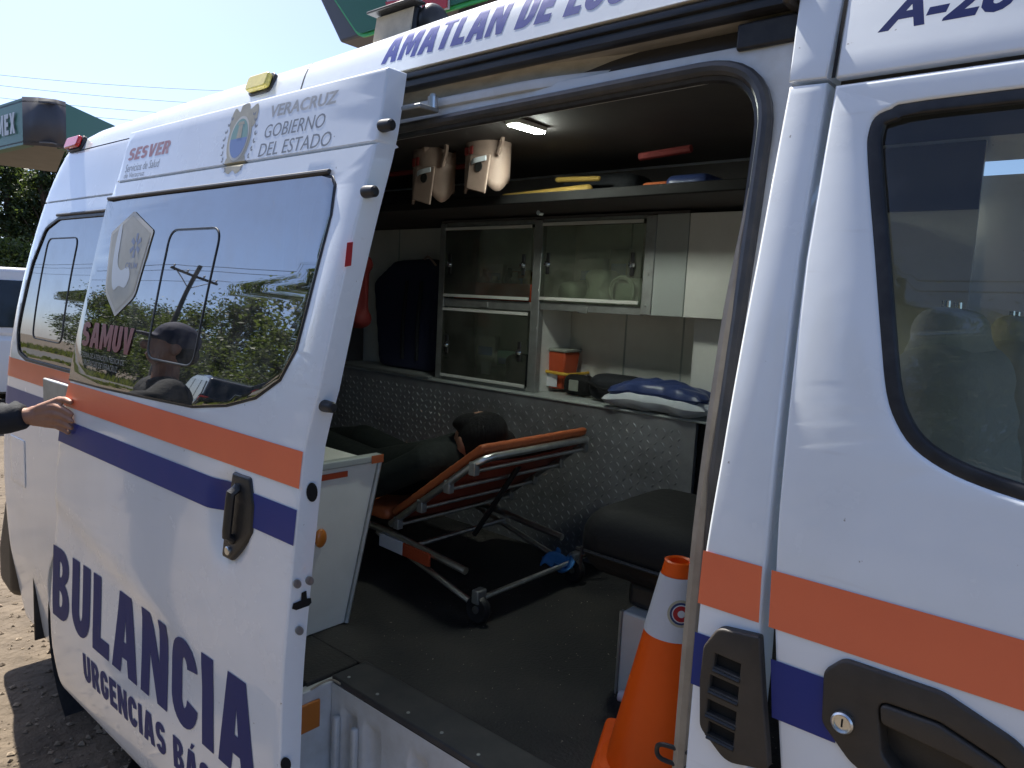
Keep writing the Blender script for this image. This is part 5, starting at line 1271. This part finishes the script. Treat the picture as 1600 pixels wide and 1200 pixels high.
# ---- stretcher
def stretcher():
    t = thing('stretcher', 'folding stretcher with orange mattress and raised aluminium backrest on the van floor', 'stretcher')
    A, B, C, D = Vector((-1.88, .66, .765)), Vector((-1.475, .66, 1.064)), Vector((-1.475, 1.24, 1.064)), Vector((-1.88, 1.24, .765))
    up = (B - A).normalized(); n = Vector((-up.z, 0, up.x))         # upper side of the backrest
    path = [A, A.lerp(B, .45), B - up * .05] + [B - up * .05 + up * .05 * sin(a) + Vector((0, .05 * (1 - cos(a)), 0)) for a in (.5, 1.0, pi / 2)]
    path += [C - Vector((0, .05, 0)) + up * 0] + [C - up * .05 + Vector((0, -.05 * (1 - sin(a)), 0)) + up * .05 * cos(a) for a in (.5, 1.0, pi / 2)] + [D]
    MB().tube(path, .0125, 12).build('backrest_tube', 'alu', t)
    for f in (.06, .34, .64, .90):
        p, q = A.lerp(B, f) - n * .018, D.lerp(C, f) - n * .018
        MB().tube([p, q], .007, 8).build('cross_bar', 'alu', t)
        for e in (p, q):
            m_ = Matrix.Translation(e); MB().box(-.013, .013, -.012, .012, -.012, .03, m_).build('clamp', 'aludull', t, bevel=.003)
    # sling under the mattress
    rows = [[A.lerp(B, f) + (D - A) * g + n * (.004 - .016 * sin(pi * g)) for g in [i / 10 for i in range(11)]] for f in [.02 + .09 * k for k in range(11)]]
    s_ = MB(); s_.grid(rows); so_ = s_.build('sling', 'redpad', t, True, fix=False); so_.modifiers.new('s', 'SOLIDIFY').thickness = .004
    # mattress: back section and seat section
    def pad(name, P, Q, R, thick, nn):
        mb = MB(); e = (R - P)
        ux = (Q - P).normalized(); 
        for k in range(21):
            g = k / 20; r_ = thick / 2
            capsule(mb, P + e * (.04 + .92 * g) + ux * r_ + nn * (r_ + .016), Q + e * (.04 + .92 * g) - ux * r_ + nn * (r_ + .016), r_, r_, 10, 4)
        return organic(name, mb, 'orangepad', t, .011, 8)
    pad('back_mattress', A, B + up * .02, D, .034, n)
    rear = -2.95
    pad('seat_mattress', Vector((-1.90, .66, .745)), Vector((rear, .66, .745)), Vector((-1.90, 1.16, .745)), .055, Vector((0, 0, 1)))
    # main frame
    for y in (.66, 1.16):
        MB().tube([(rear, y, .735), (-1.90, y, .735), (-1.52, y, .70)], .0125, 10).build('side_rail', 'alu', t)
        # folded legs with castors
        MB().tube([(-1.95, y, .72), (-1.46, y, .60)], .0105, 10).build('leg', 'alu', t); MB().tube([(rear + .5, y, .72), (rear + .1, y, .60)], .0105, 10).build('leg', 'alu', t)
        for x in (-1.46, rear + .1):
            mb = MB(); mb.lathe([(.012, -.012), (.040, -.014), (.045, 0), (.040, .014), (.012, .012)], (x, y, FZ + .0465), 20, 'Y'); w_ = mb.build('castor', 'rubber', t)
            mb = MB(); mb.lathe([(.0001, -.016), (.012, -.016), (.012, .016), (.0001, .016)], (x, y, FZ + .0465), 14, 'Y'); mb.build('hub', 'alu', w_)
            MB().box(x - .014, x + .014, y - .02, y + .02, FZ + .066, FZ + .11).build('fork', 'aludull', t, bevel=.004)
    for (x, z) in ((-1.46, .628), (-1.80, .70), (rear + .1, .628)): MB().tube([(x, .66, z), (x, 1.16, z)], .009, 8).build('axle', 'alu', t)
    MB().tube(spline([(-1.46, 1.16, .628), (-1.42, 1.22, .66), (-1.40, 1.23, .70)], 4), .007, 8).build('foot_lever', 'chrome', t)
    # gas strut of the backrest
    MB().tube([(-1.75, .94, .70), (-1.56, .94, .985)], .010, 8).build('strut', 'blackplastic', t)
    # reflective side plate: white and red
    a, b = onY(594, 842, .645), onY(672, 876, .645); mid = a.lerp(b, .48)
    for p, q, mt in ((a, mid, 'conewhite'), (mid, b, 'redbin')):
        d = (q - p); mb = MB(); mb.prism([(p.x, p.z - .022), (q.x, q.z - .022), (q.x, q.z + .022), (p.x, p.z + .022)], .640, .648, 'Y'); mb.build('reflective_plate', mt, t, bevel=.002)
    MB().tube([(a.x + .02, .649, a.z), (a.x + .02, .66, .73)], .006, 6).build('plate_bracket', 'aludull', t); MB().tube([(b.x - .02, .649, b.z), (b.x - .02, .66, .72)], .006, 6).build('plate_bracket', 'aludull', t)
    # belt with yellow edge
    p = onY(600, 680, .9); q = onY(700, 672, .9)
    return t
stretcher()

# ---- person lying on the stretcher, seen from behind the backrest
def patient():
    t = thing('person', 'person with black hair in dark clothes lying back on the stretcher', 'person')
    y = .88
    sh = Vector((-1.80, y, .985)); hp = Vector((-2.12, y, .87)); nk = Vector((-1.745, y, 1.02)); hd = Vector((-1.700, y, 1.068))
    def limbs(mb, k):
        for s in (-1, 1):
            capsule(mb, sh + Vector((.02, s * .05, 0)), hp + Vector((0, s * .05, 0)), .085 * k, .10 * k)
            capsule(mb, sh + Vector((0, s * .15, 0)), sh + Vector((-.22, s * .23, -.13)), .055 * k, .045 * k)
            capsule(mb, sh + Vector((-.22, s * .23, -.13)), sh + Vector((-.42, s * .16, -.10)), .045 * k, .034 * k)
            capsule(mb, hp + Vector((0, s * .08, 0)), Vector((-2.45, y + s * .1, .93)), .085 * k, .065 * k)
            capsule(mb, Vector((-2.45, y + s * .1, .93)), Vector((-2.85, y + s * .09, .87)), .06 * k, .045 * k)
        capsule(mb, sh + Vector((0, -.12, 0)), sh + Vector((0, .12, 0)), .075 * k, .075 * k)
    mb = MB(); limbs(mb, .86); capsule(mb, sh, nk + Vector((.02, 0, .02)), .055, .05); ellipsoid(mb, hd, (.085, .072, .10), Matrix.Rotation(radians(35), 3, 'Y'))
    ellipsoid(mb, hd + Vector((-.075, 0, .02)), (.018, .012, .022))     # nose
    for s in (-1, 1):
        ellipsoid(mb, hd + Vector((-.005, s * .074, -.012)), (.018, .010, .028))   # ears
        for k in range(4): capsule(mb, sh + Vector((-.43, s * (.15 + .012 * k), -.10)), sh + Vector((-.50, s * (.12 + .014 * k), -.105)), .009, .008, 8, 3)
    organic('body', mb, 'skin', t, .009, 4)
    mb = MB(); limbs(mb, 1.0)
    for k in range(10):
        f = k / 10; c = sh.lerp(hp, f) + Vector((0, 0, .075)); mb.tube([c + Vector((.01 * (-1) ** k, -.12, -.05)), c + Vector((.015, 0, .012)), c + Vector((-.02 * (-1) ** k, .11, -.04))], .014, 7)
        e = sh + Vector((0, -.15, 0)); c = e.lerp(sh + Vector((-.22, -.23, -.13)), f); mb.tube([c + Vector((.02, -.045, .01)), c + Vector((-.01, -.03, .045)), c + Vector((-.015, .02, .045))], .010, 7)
    organic('clothing', mb, 'cloth_green', t, .012, 5)
    mb = MB(); ellipsoid(mb, hd + Vector((.022, 0, .012)), (.078, .084, .100), Matrix.Rotation(radians(50), 3, 'Y')); ellipsoid(mb, hd + Vector((.035, .03, -.025)), (.085, .10, .05), Matrix.Rotation(radians(20), 3, 'X')); ellipsoid(mb, hd + Vector((.0, .07, .0)), (.06, .05, .045)); ellipsoid(mb, hd + Vector((-.03, -.02, .055)), (.055, .06, .03), Matrix.Rotation(radians(-20), 3, 'Y')); 
    organic('hair', mb, 'hair', t, .008, 5)
patient()

def cloth(name, label, cat, c, rx_, ry_, mt, seed, amp=.02, h=.01):
    rnd = random.Random(seed); n = 16; rows = []; ph = [rnd.uniform(0, 6) for _ in range(6)]
    for i in range(n + 1):
        row = []
        for j in range(n + 1):
            u, v = 2 * i / n - 1, 2 * j / n - 1; k = 1 - .25 * (abs(u * v))
            row.append((c[0] + rx_ * u * k + .01 * sin(4 * v + ph[0]), c[1] + ry_ * v * k + .01 * sin(5 * u + ph[1]), c[2] + h + amp * (sin(3.5 * u + ph[2]) * cos(3 * v + ph[3]) * .5 + .4 * sin(7 * u * v + ph[4])) * (1 - .5 * max(abs(u), abs(v)))))
        rows.append(row)
    mb = MB(); mb.grid(rows); o = mb.build(name, mt, None, True, fix=False, ang=180); o.modifiers.new('s', 'SOLIDIFY').thickness = .004
    return tag(o, label, cat)
p = onY(875, 872, 1.12)
cloth('blue_mask', 'crumpled blue cloth lying under the stretcher backrest', 'cloth', (p.x, p.y, p.z - .03), .055, .07, 'cloth_blue', 4, .05, .02)

# ---- things on the counter, in the cabinets and on the rack
def soft(name, label, cat, mt, x0, x1, y0, y1, z0, z1, r, vox=.01, group=None):
    mb = MB(); rbox(mb, x0, x1, y0, y1, z0, z1, r); o = organic(name, mb, mt, None, vox, 8); return tag(o, label, cat, group)
def pouch():
    t = thing('monitor_pouch', 'small dark pouch with a clear window on the counter', 'pouch')
    mb = MB(); rbox(mb, -1.79, -1.655, 1.46, 1.54, CZ + .008, CZ + .095, .03); organic('bag', mb, 'blackvinyl', t, .008, 6)
    MB().box(-1.745, -1.70, 1.452, 1.459, CZ + .03, CZ + .075).build('clear_window', 'clearplastic', t, bevel=.004)
pouch()
def blackbag():
    t = thing('black_bag', 'black soft bag beside the pillow on the counter', 'bag')
    mb = MB(); rbox(mb, -1.645, -1.43, 1.42, 1.56, CZ + .008, CZ + .115, .045); organic('bag', mb, 'cloth_dark', t, .009, 6)
    MB().tube(spline([(-1.62, 1.415, CZ + .08), (-1.54, 1.40, CZ + .06), (-1.46, 1.415, CZ + .085)], 6), .006, 6).build('strap', 'blackvinyl', t)
blackbag()
def pillow():
    t = thing('pillow', 'white and blue pillow on the right end of the counter', 'pillow')
    def pil(z0, z1, k, mt, nm):
        mb = MB(); n = 30; cx, cy = -1.30, 1.415; rows = []
        for s_ in (1, -1):
            rows = [[(cx + .205 * k * u + .008 * sin(7 * v + 3 * u), cy + .085 * k * v + .006 * sin(9 * u), (z0 + z1) / 2 + s_ * ((z1 - z0) / 2) * max(0.0, (1 - abs(u) ** 3.0) * (1 - abs(v) ** 3.0)) ** .5 * (1 + .16 * sin(9 * u + 4 * v * v) * cos(6 * v - 3 * u)) + .010 * sin(4 * u + 2) * (abs(u))) for u in [2 * i / n - 1 for i in range(n + 1)]] for v in [2 * j / n - 1 for j in range(n + 1)]]
            mb.grid(rows)
        o = mb.build(nm, mt, t, True, ang=180)
    pil(CZ + .006, CZ + .085, 1.0, 'pillow', 'pillow_body'); pil(CZ + .035, CZ + .120, .90, 'pillowblue', 'blue_wrap')
pillow()
def sharps():
    t = thing('sharps_bin', 'red sharps bin in a yellow holder on the cabinet wall', 'bin')
    a = onY(842, 556, 1.55); b = onY(893, 556, 1.55); cx = (a.x + b.x) / 2; w2 = (b.x - a.x) / 2; zb, ztp = CZ + .02, onY(865, 548, 1.55).z
    mb = MB(); v = []
    for z, k in ((zb, .82), (ztp, 1.0)):
        for sx, sy in ((-1, -1), (1, -1), (1, 1), (-1, 1)): v.append((cx + sx * w2 * k, 1.56 + sy * .055 * k, z))
    mb.add(v, [(3, 2, 1, 0), (4, 5, 6, 7), (0, 1, 5, 4), (1, 2, 6, 5), (2, 3, 7, 6), (3, 0, 4, 7)]); mb.build('body', 'redbin', t, bevel=.008)
    MB().box(cx - w2 * 1.06, cx + w2 * 1.06, 1.50, 1.62, ztp + .0005, ztp + .014).build('lid', 'clearplastic', t, bevel=.004)
    MB().tube(spline([(cx - w2 * 1.25, 1.645, zb + .085), (cx - w2 * 1.2, 1.50, zb + .075), (cx, 1.492, zb + .072), (cx + w2 * 1.25, 1.50, zb + .068), (cx + w2 * 1.28, 1.645, zb + .07)], 6), .007, 8).build('holder', 'yellow', t)
    MB().box(cx - .005, cx + .055, 1.4995, 1.503, zb + .01, zb + .075).build('label_sticker', 'conewhite', t)
sharps()
def backboard():
    t = thing('navy_bag', 'tall navy blue bag standing on the counter left of the cabinets', 'bag')
    mb = MB(); P = [onY(*q, 1.56) for q in ((592, 440), (625, 408), (682, 404), (690, 420), (688, 584), (600, 570))]
    pl = fillet([(p.x, max(p.z, CZ + .01)) for p in P], .05, 5); c = MB(); c.prism(pl, 1.52, 1.625, 'Y'); organic('bag', c, 'cloth_navy', t, .012, 10)
    p = onY(672, 405, 1.515); MB().tube(spline([(p.x - .04, 1.515, p.z), (p.x, 1.505, p.z + .01), (p.x + .05, 1.51, p.z - .03)], 5), .005, 6).build('cord', 'collar', t)
    for k in (.3, .55): 
        x = P[5].x + (P[4].x - P[5].x) * (k + .15); MB().tube(spline([(x, 1.517, CZ + .06), (x + .01, 1.505, CZ + .25), (x + .02, 1.517, CZ + .45)], 5), .010, 6).build('strap', 'cloth_dark', t)
backboard()
# inside the cabinets
t = thing('red_tray', 'red tray of bottles inside the upper left cabinet', 'tray')
MB().box(-2.41, -1.96, 1.44, 1.455, 1.534, 1.615).build('front', 'redbin', t, bevel=.004); MB().box(-2.41, -1.96, 1.4555, 1.60, 1.534, 1.545).build('bottom', 'redbin', t); MB().box(-2.41, -1.96, 1.6005, 1.612, 1.534, 1.60).build('back', 'redbin', t); MB().box(-2.41, -2.40, 1.4555, 1.60, 1.5455, 1.60).build('end', 'redbin', t); MB().box(-1.97, -1.96, 1.4555, 1.60, 1.5455, 1.60).build('end', 'redbin', t)
rb = random.Random(9)
for j, (x, h, mt, nm) in enumerate(((-2.36, .11, 'clearplastic', 'pale'), (-2.29, .13, 'blackplastic', 'dark'), (-2.22, .10, 'lining', 'white'), (-2.16, .14, 'blackplastic', 'tall dark'), (-2.10, .12, 'clearplastic', 'second pale'), (-2.04, .13, 'yellowpad', 'yellow'))):
    o = MB().lathe([(.001, 0), (.024, 0), (.025, h * .7), (.012, h * .82), (.012, h), (.001, h)], (x, 1.52 + rb.uniform(-.02, .02), 1.546), 14).build('supply_bottle', mt)
    tag(o, nm + ' bottle standing in the red cabinet tray', 'bottle', 'bottles in the red tray')
for j, (x0, x1, z1, lab) in enumerate(((-1.85, -1.74, .10, 'crumpled clear bag of supplies at the left of the upper right cabinet'), (-1.72, -1.60, .15, 'clear bag of tubing in the middle of the upper right cabinet'), (-1.58, -1.44, .12, 'clear bag of masks at the right of the upper right cabinet'))):
    soft('supply_bag', lab, 'bag', 'clearplastic', x0, x1, 1.46, 1.60, 1.534, 1.534 + z1, .035, .010, 'bags in the upper right cabinet')
def tubing():
    mb = MB(); c = Vector((-1.52, 1.452, 1.60)); mb.tube([(c.x + (.05 + .006 * sin(a * 1.7)) * cos(a), c.y - .004 + .003 * sin(a * .5), c.z + (.052 + .005 * cos(a * 1.3)) * sin(a)) for a in [i * .25 for i in range(80)]], .004, 6)
    tag(mb.build('oxygen_tubing', 'clearplastic'), 'coil of pale tubing at the right of the upper right cabinet', 'tubing')
tubing()
soft('dark_kit', 'dark kit bag inside the lower left cabinet', 'bag', 'cloth_dark', -2.13, -1.96, 1.47, 1.60, CZ + .008, CZ + .15, .04)
soft('green_packs', 'heap of pale green packs inside the lower left cabinet', 'packs', 'clearplastic', -2.40, -2.16, 1.46, 1.60, CZ + .008, CZ + .085, .03)
o = MB().box(-2.22, -2.17, 1.440, 1.452, CZ + .05, CZ + .11).build('white_carton', 'conewhite', None, bevel=.003); tag(o, 'small white carton in the lower left cabinet', 'carton')

kit = ((-2.37, -2.27, 1.61, 1.648, 1.546, .16, 'conewhite', 'upper left', 'white carton at the back left of the upper left cabinet'), (-2.25, -2.12, 1.615, 1.648, 1.546, .13, 'orangepad', 'x', 'orange carton at the back of the upper left cabinet'), (-2.09, -1.98, 1.615, 1.648, 1.546, .19, 'lining', 'x', 'tall pale carton at the back right of the upper left cabinet'),
       (-1.84, -1.72, 1.61, 1.648, 1.533, .20, 'lining', 'x', 'tall pale carton at the back of the upper right cabinet'), (-1.69, -1.60, 1.612, 1.648, 1.533, .24, 'clearplastic', 'x', 'tall dull carton at the back of the upper right cabinet'), (-2.41, -2.30, 1.61, 1.648, CZ + .008, .20, 'lining', 'x', 'pale carton at the back of the lower left cabinet'), (-2.28, -2.16, 1.61, 1.648, CZ + .008, .14, 'emgreen', 'x', 'green carton at the back of the lower left cabinet'))
for (x0, x1, y0, y1, z, h, mt, _u, lab) in kit:
    t = thing('supply_carton', lab, 'carton', group='cartons in the cabinets')
    MB().box(x0, x1, y0, y1, z, z + h).build('box', mt, t, bevel=.004); MB().box(x0 + .01, x1 - .01, y0 - .0015, y0 - .0005, z + h * .55, z + h * .75).build('print_band', 'emblue', t)
# cervical collars hanging from the rack rail
def collar(px, py, w_, h_, label):
    t = thing('cervical_collar', label, 'collar', group='cervical collars on the rack')
    c = onY(px, py, 1.0)
    mb = MB(); rows = []
    for k in range(25):
        a = radians(-140 + 280 * k / 24); f = k / 24
        top = h_ * (.50 + .10 * cos(a * 2)); bot = -h_ * (.5 - .16 * cos(a * 3))
        rows.append([(c.x + w_ * sin(a) * .9, c.y + .055 * cos(a) * -1, c.z + bot + (top - bot) * j / 6) for j in range(7)])
    mb.grid(rows); o = mb.build('shell', 'collar', t, True, fix=False, ang=180); o.modifiers.new('s', 'SOLIDIFY').thickness = .008
    MB().tube(spline([(c.x + w_ * .1, c.y - .05, c.z + h_ * .4), (c.x + w_ * .5, c.y - .08, c.z + h_ * .62), (c.x + w_ * 1.25, c.y - .06, c.z + h_ * .52), (c.x + w_ * .95, c.y - .045, c.z + h_ * .1)], 7), .008, 6, sx=1.8).build('chin_rest', 'collar', t)
    mb = MB(); mb.prism([(c.x - w_ * .2, c.z - h_ * .62), (c.x + w_ * .75, c.z - h_ * .75), (c.x + w_ * .95, c.z + h_ * .05), (c.x - w_ * .05, c.z + h_ * .1)], c.y - .085, c.y - .078, 'Y'); mb.build('chest_flap', 'collar', t, bevel=.012)
    mb = MB(); mb.lathe([(.0001, 0), (.017, 0), (.017, -.003), (.0001, -.003)], (c.x + w_ * .42, c.y - .086, c.z - h_ * .18), 16, 'Y'); mb.build('throat_opening', 'hole', t)
    MB().tube(spline([(c.x - w_ * .85, c.y - .02, c.z - h_ * .05), (c.x - w_ * .3, c.y - .062, c.z - h_ * .1), (c.x + w_ * .2, c.y - .091, c.z - h_ * .06), (c.x + w_ * .8, c.y - .09, c.z - h_ * .02)], 6), .010, 6, sx=.25).build('closing_strap', 'pillow', t)
    for q in (-.5, -.15): MB().box(c.x + w_ * q - .008, c.x + w_ * q + .008, c.y - .062 - .03 * (q + .5), c.y - .058 - .03 * (q + .5), c.z + h_ * .12, c.z + h_ * .30).build('side_slot', 'darkred', t, bevel=.002)
    MB().tube([(c.x, c.y - .03, c.z + h_ * .45), (c.x, 1.03, 2.035)], .004, 5).build('hanging_loop', 'cloth_dark', t)
collar(678, 272, .098, .17, 'left pale foam neck collar hanging under the ceiling'); collar(762, 255, .094, .16, 'right pale foam neck collar hanging under the ceiling')
def splint(name, label, a, b, Y, r, mt):
    p, q = onY(*a, Y), onY(*b, Y); mb = MB(); capsule(mb, p, q, r, r * .92, 12, 4); o = mb.build(name, mt); tag(o, label, 'splint'); return o
splint('yellow_splint', 'long yellow padded splint lying on the overhead rack', (790, 312), (918, 297), 1.18, .022, 'yellowpad')
splint('thin_yellow_splint', 'thin yellow splint above the long yellow one', (872, 281), (935, 279), 1.22, .010, 'yellowpad')
splint('red_splint', 'red padded splint at the left of the overhead rack', (642, 322), (752, 316), 1.18, .018, 'redpad')
splint('brown_splint', 'dull yellow splint between the red and yellow ones on the rack', (700, 318), (842, 308), 1.25, .016, 'yellowpad')
c = onY(1030, 277, 1.2)
tag(MB().box(c.x - .06, c.x + .06, 1.19, 1.27, 1.907, 1.95).build('orange_case', 'orangepad', None, bevel=.012), 'small orange case on the overhead rack', 'case')
c = onY(1075, 284, 1.2); soft('blue_bundle', 'blue wrapped bundle at the right of the overhead rack', 'bundle', 'pillowblue', c.x - .07, c.x + .09, 1.16, 1.32, 1.907, 1.965, .026)
c = onY(930, 268, 1.3); soft('dark_bundle', 'dark bundle behind the yellow splints on the rack', 'bundle', 'cloth_dark', c.x - .18, c.x + .16, 1.3, 1.5, 1.907, 2.02, .05)
soft('dark_bag', 'black bag on the bench at the left, beside the sliding door edge', 'bag', 'cloth_dark', -2.75, -1.95, .20, .42, 1.06, 1.24, .08, .014)
# dark red pouch hanging behind the door edge
def redpouch():
    t = thing('red_pouch', 'dark red pouch hanging behind the sliding door edge', 'pouch'); a = onY(556, 440, 1.0)
    mb = MB(); rbox(mb, a.x - .10, a.x + .06, .97, 1.07, a.z - .20, a.z + .12, .045); organic('bag', mb, 'darkred', t, .012, 6)
    MB().tube(spline([(a.x - .06, 1.02, a.z + .10), (a.x - .03, 1.03, a.z + .25), (a.x + .02, 1.02, a.z + .10)], 6), .008, 6).build('strap', 'darkred', t)
redpouch()

# ---- roof work light
def worklight():
    t = bpy.data.objects.new('work_light', None); COL.objects.link(t); t.parent = VAN
    a = onS(566, 58, smooth_body); X0, X1 = -1.515, -1.365
    y0 = .235; zb = 2.132
    pl = [(y0, zb + .010), (y0 + .010, zb + .085), (y0 + .09, zb + .080), (y0 + .11, zb + .04)]
    MB().prism(pl, X0, X1, 'X').build('housing', 'blackplastic', t, bevel=.008)
    mb = MB(); mb.add([(X0 + .008, y0 - .003, zb + .02), (X1 - .008, y0 - .003, zb + .02), (X1 - .008, y0 + .0075, zb + .079), (X0 + .008, y0 + .0075, zb + .079)] + [(X0 + .008, y0 + .004, zb + .02), (X1 - .008, y0 + .004, zb + .02), (X1 - .008, y0 + .0145, zb + .079), (X0 + .008, y0 + .0145, zb + .079)], [(0, 1, 2, 3), (7, 6, 5, 4), (0, 4, 5, 1), (1, 5, 6, 2), (2, 6, 7, 3), (3, 7, 4, 0)]); mb.build('lens', 'paleslens', t)
    MB().box(X0 - .01, X1 + .01, y0 - .012, y0 + .03, zb + .0855, zb + .092).build('visor', 'blackplastic', t, bevel=.003)
    MB().tube([(X0 - .006, y0 + .05, zb + .01), (X0 - .006, y0 + .05, zb + .07)], .006, 8).build('bracket', 'aludull', t); MB().tube([(X1 + .006, y0 + .05, zb + .01), (X1 + .006, y0 + .05, zb + .07)], .006, 8).build('bracket', 'aludull', t)
    mb = MB(); ellipsoid(mb, (X1 + .012, y0 + .055, zb + .05), (.03, .045, .045)); mb.build('end_cap', 'blackplastic', t)
worklight()

# ================================================================== PERSON HOLDING THE DOOR (only forearm and hand are in the picture)
def helper():
    t = thing('person', 'person in dark sleeves gripping the rear edge of the open sliding door', 'person')
    gz = G; bx, by = -3.13, -.64
    zc = onY(80, 642, -.11).z
    W = Vector((-2.675, -.168, zc - .006)); E = Vector((-2.86, -.40, zc - .05)); S = Vector((bx + .10, by + .06, gz + 1.40))
    hip = gz + .90
    F = Vector((-.30, .95, 0)).normalized(); Rr = Vector((F.y, -F.x, 0))     # facing the van
    B0 = Vector((bx, by, 0))
    at = lambda f, r, z: B0 + F * f + Rr * r + Vector((0, 0, gz + z))
    S = at(0, .19, 1.40)
    mb = MB()
    # trunk, neck, head
    for k in (-1, 1):
        capsule(mb, at(0, k * .07, .95), at(.0, k * .09, 1.36), .105, .095); capsule(mb, at(0, k * .10, .92), at(.02, k * .10, .50), .078, .055)
        capsule(mb, at(.02, k * .10, .50), at(-.01, k * .10, .10), .055, .038); capsule(mb, at(-.03, k * .10, .05), at(.15, k * .11, .035), .042, .035)
    capsule(mb, at(0, -.16, 1.385), at(0, .16, 1.385), .06, .06); capsule(mb, at(0, 0, 1.40), at(.015, 0, 1.52), .058, .052)
    rotF = Matrix((Rr, F, Vector((0, 0, 1)))).transposed()
    ellipsoid(mb, at(.02, 0, 1.62), (.075, .092, .115), rotF); ellipsoid(mb, at(.045, 0, 1.565), (.055, .06, .06), rotF)
    ellipsoid(mb, at(.118, 0, 1.60), (.013, .022, .024), rotF)
    for k in (-1, 1): ellipsoid(mb, at(.01, k * .076, 1.61), (.009, .02, .031), rotF)
    capsule(mb, at(.10, -.022, 1.555), at(.10, .022, 1.555), .007, .007, 8, 3)
    # right arm to the door
    capsule(mb, S, E, .05, .040); capsule(mb, E, W, .038, .026)
    # other arm at the side
    capsule(mb, at(0, -.20, 1.38), at(-.02, -.25, 1.10), .05, .04); capsule(mb, at(-.02, -.25, 1.10), at(.06, -.24, .87), .037, .027)
    # hands
    yd = lambda z: _pd(z)
    def finger(pts, r):
        for i in range(len(pts) - 1): capsule(mb, pts[i], pts[i + 1], r[i], r[i + 1], 10, 4)
    kn = []
    for i, (dz, L, dx) in enumerate(((.026, .080, .0), (.004, .086, .004), (-.017, .080, .002), (-.036, .064, -.006))):
        K = Vector((-2.618 + dx, -.128 + .004 * abs(i - 1), zc + dz)); kn.append(K)
        capsule(mb, W + Vector((0, 0, dz * .45)), K, .019, .0125, 10, 4)
        z1, z2, z3 = K.z - .004, K.z - .010, K.z - .016
        P1 = Vector((K.x + L * .42, yd(z1) - .022, z1)); P2 = Vector((K.x + L * .74, yd(z2) - .0145, z2)); P3 = Vector((K.x + L * .98, yd(z3) - .010, z3))
        finger([K, P1, P2, P3], [.0118, .0100, .0090, .0076])
    # thumb lies above, along the door face
    T0 = W + Vector((.018, .012, .022)); T1 = Vector((-2.622, yd(zc + .05) - .020, zc + .046)); T2 = Vector((-2.585, yd(zc + .05) - .014, zc + .050)); T3 = Vector((-2.556, yd(zc + .05) - .0105, zc + .046))
    finger([T0, T1, T2, T3], [.017, .0125, .0108, .009])
    Lw = at(.06, -.24, .87)
    capsule(mb, Lw, Lw + Vector((.01, .01, -.085)), .026, .03)
    for i in range(4): capsule(mb, Lw + F * (.028 - .018 * i) + Vector((0, 0, -.09)), Lw + F * (.036 - .018 * i) + Vector((0, 0, -.165 + .006 * abs(i - 1))), .0095, .0075, 8, 3)
    capsule(mb, Lw + F * .03 + Vector((0, 0, -.04)), Lw + F * .062 + Vector((0, 0, -.10)), .012, .009, 8, 3)
    organic('body', mb, 'skin', t, .0042, 3, .5)
    # jacket
    mb = MB()
    for k in (-1, 1): capsule(mb, at(0, k * .07, .86), at(.0, k * .09, 1.36), .125, .11)
    capsule(mb, at(0, -.17, 1.385), at(0, .17, 1.385), .075, .075)
    d = (W - E).normalized(); cuff = W - d * .022
    capsule(mb, S, E, .066, .058); mb.tube([E, E.lerp(cuff, .3) + Vector((0, 0, .004)), E.lerp(cuff, .55), E.lerp(cuff, .8) + Vector((0, 0, -.004)), cuff], [.057, .055, .048, .047, .041], 18)
    for k in range(6): mb.tube([E.lerp(cuff, .15 + .14 * k) + Vector((.02, .0, .03)), E.lerp(cuff, .2 + .14 * k) + Vector((-.01, 0, .042)), E.lerp(cuff, .24 + .14 * k) + Vector((-.035, 0, .02))], .014, 8)
    capsule(mb, at(0, -.20, 1.38), at(-.02, -.25, 1.10), .062, .054); mb.tube([at(-.02, -.25, 1.12), at(.02, -.247, 1.0), at(.055, -.24, .89)], [.054, .048, .041], 16)
    organic('jacket', mb, 'cloth_dark', t, .008, 4)
    mb = MB()
    for k in (-1, 1): capsule(mb, at(0, k * .10, .92), at(.02, k * .10, .50), .095, .072); capsule(mb, at(.02, k * .10, .50), at(-.01, k * .10, .10), .07, .062)
    organic('trousers', mb, 'jeans', t, .012, 4)
    mb = MB()
    for k in (-1, 1): capsule(mb, at(-.04, k * .10, .05), at(.16, k * .11, .045), .052, .045)
    organic('shoes', mb, 'blackvinyl', t, .01, 4)
    mb = MB(); ellipsoid(mb, at(.008, 0, 1.665), (.084, .10, .09), rotF); ellipsoid(mb, at(.105, 0, 1.652), (.066, .075, .011), rotF)
    organic('cap', mb, 'cloth_navy', t, .008, 3)
    mb = MB(); ellipsoid(mb, at(-.025, 0, 1.60), (.079, .075, .07), rotF); organic('hair', mb, 'hair', t, .009, 3)
helper()
bpy.context.view_layer.update()
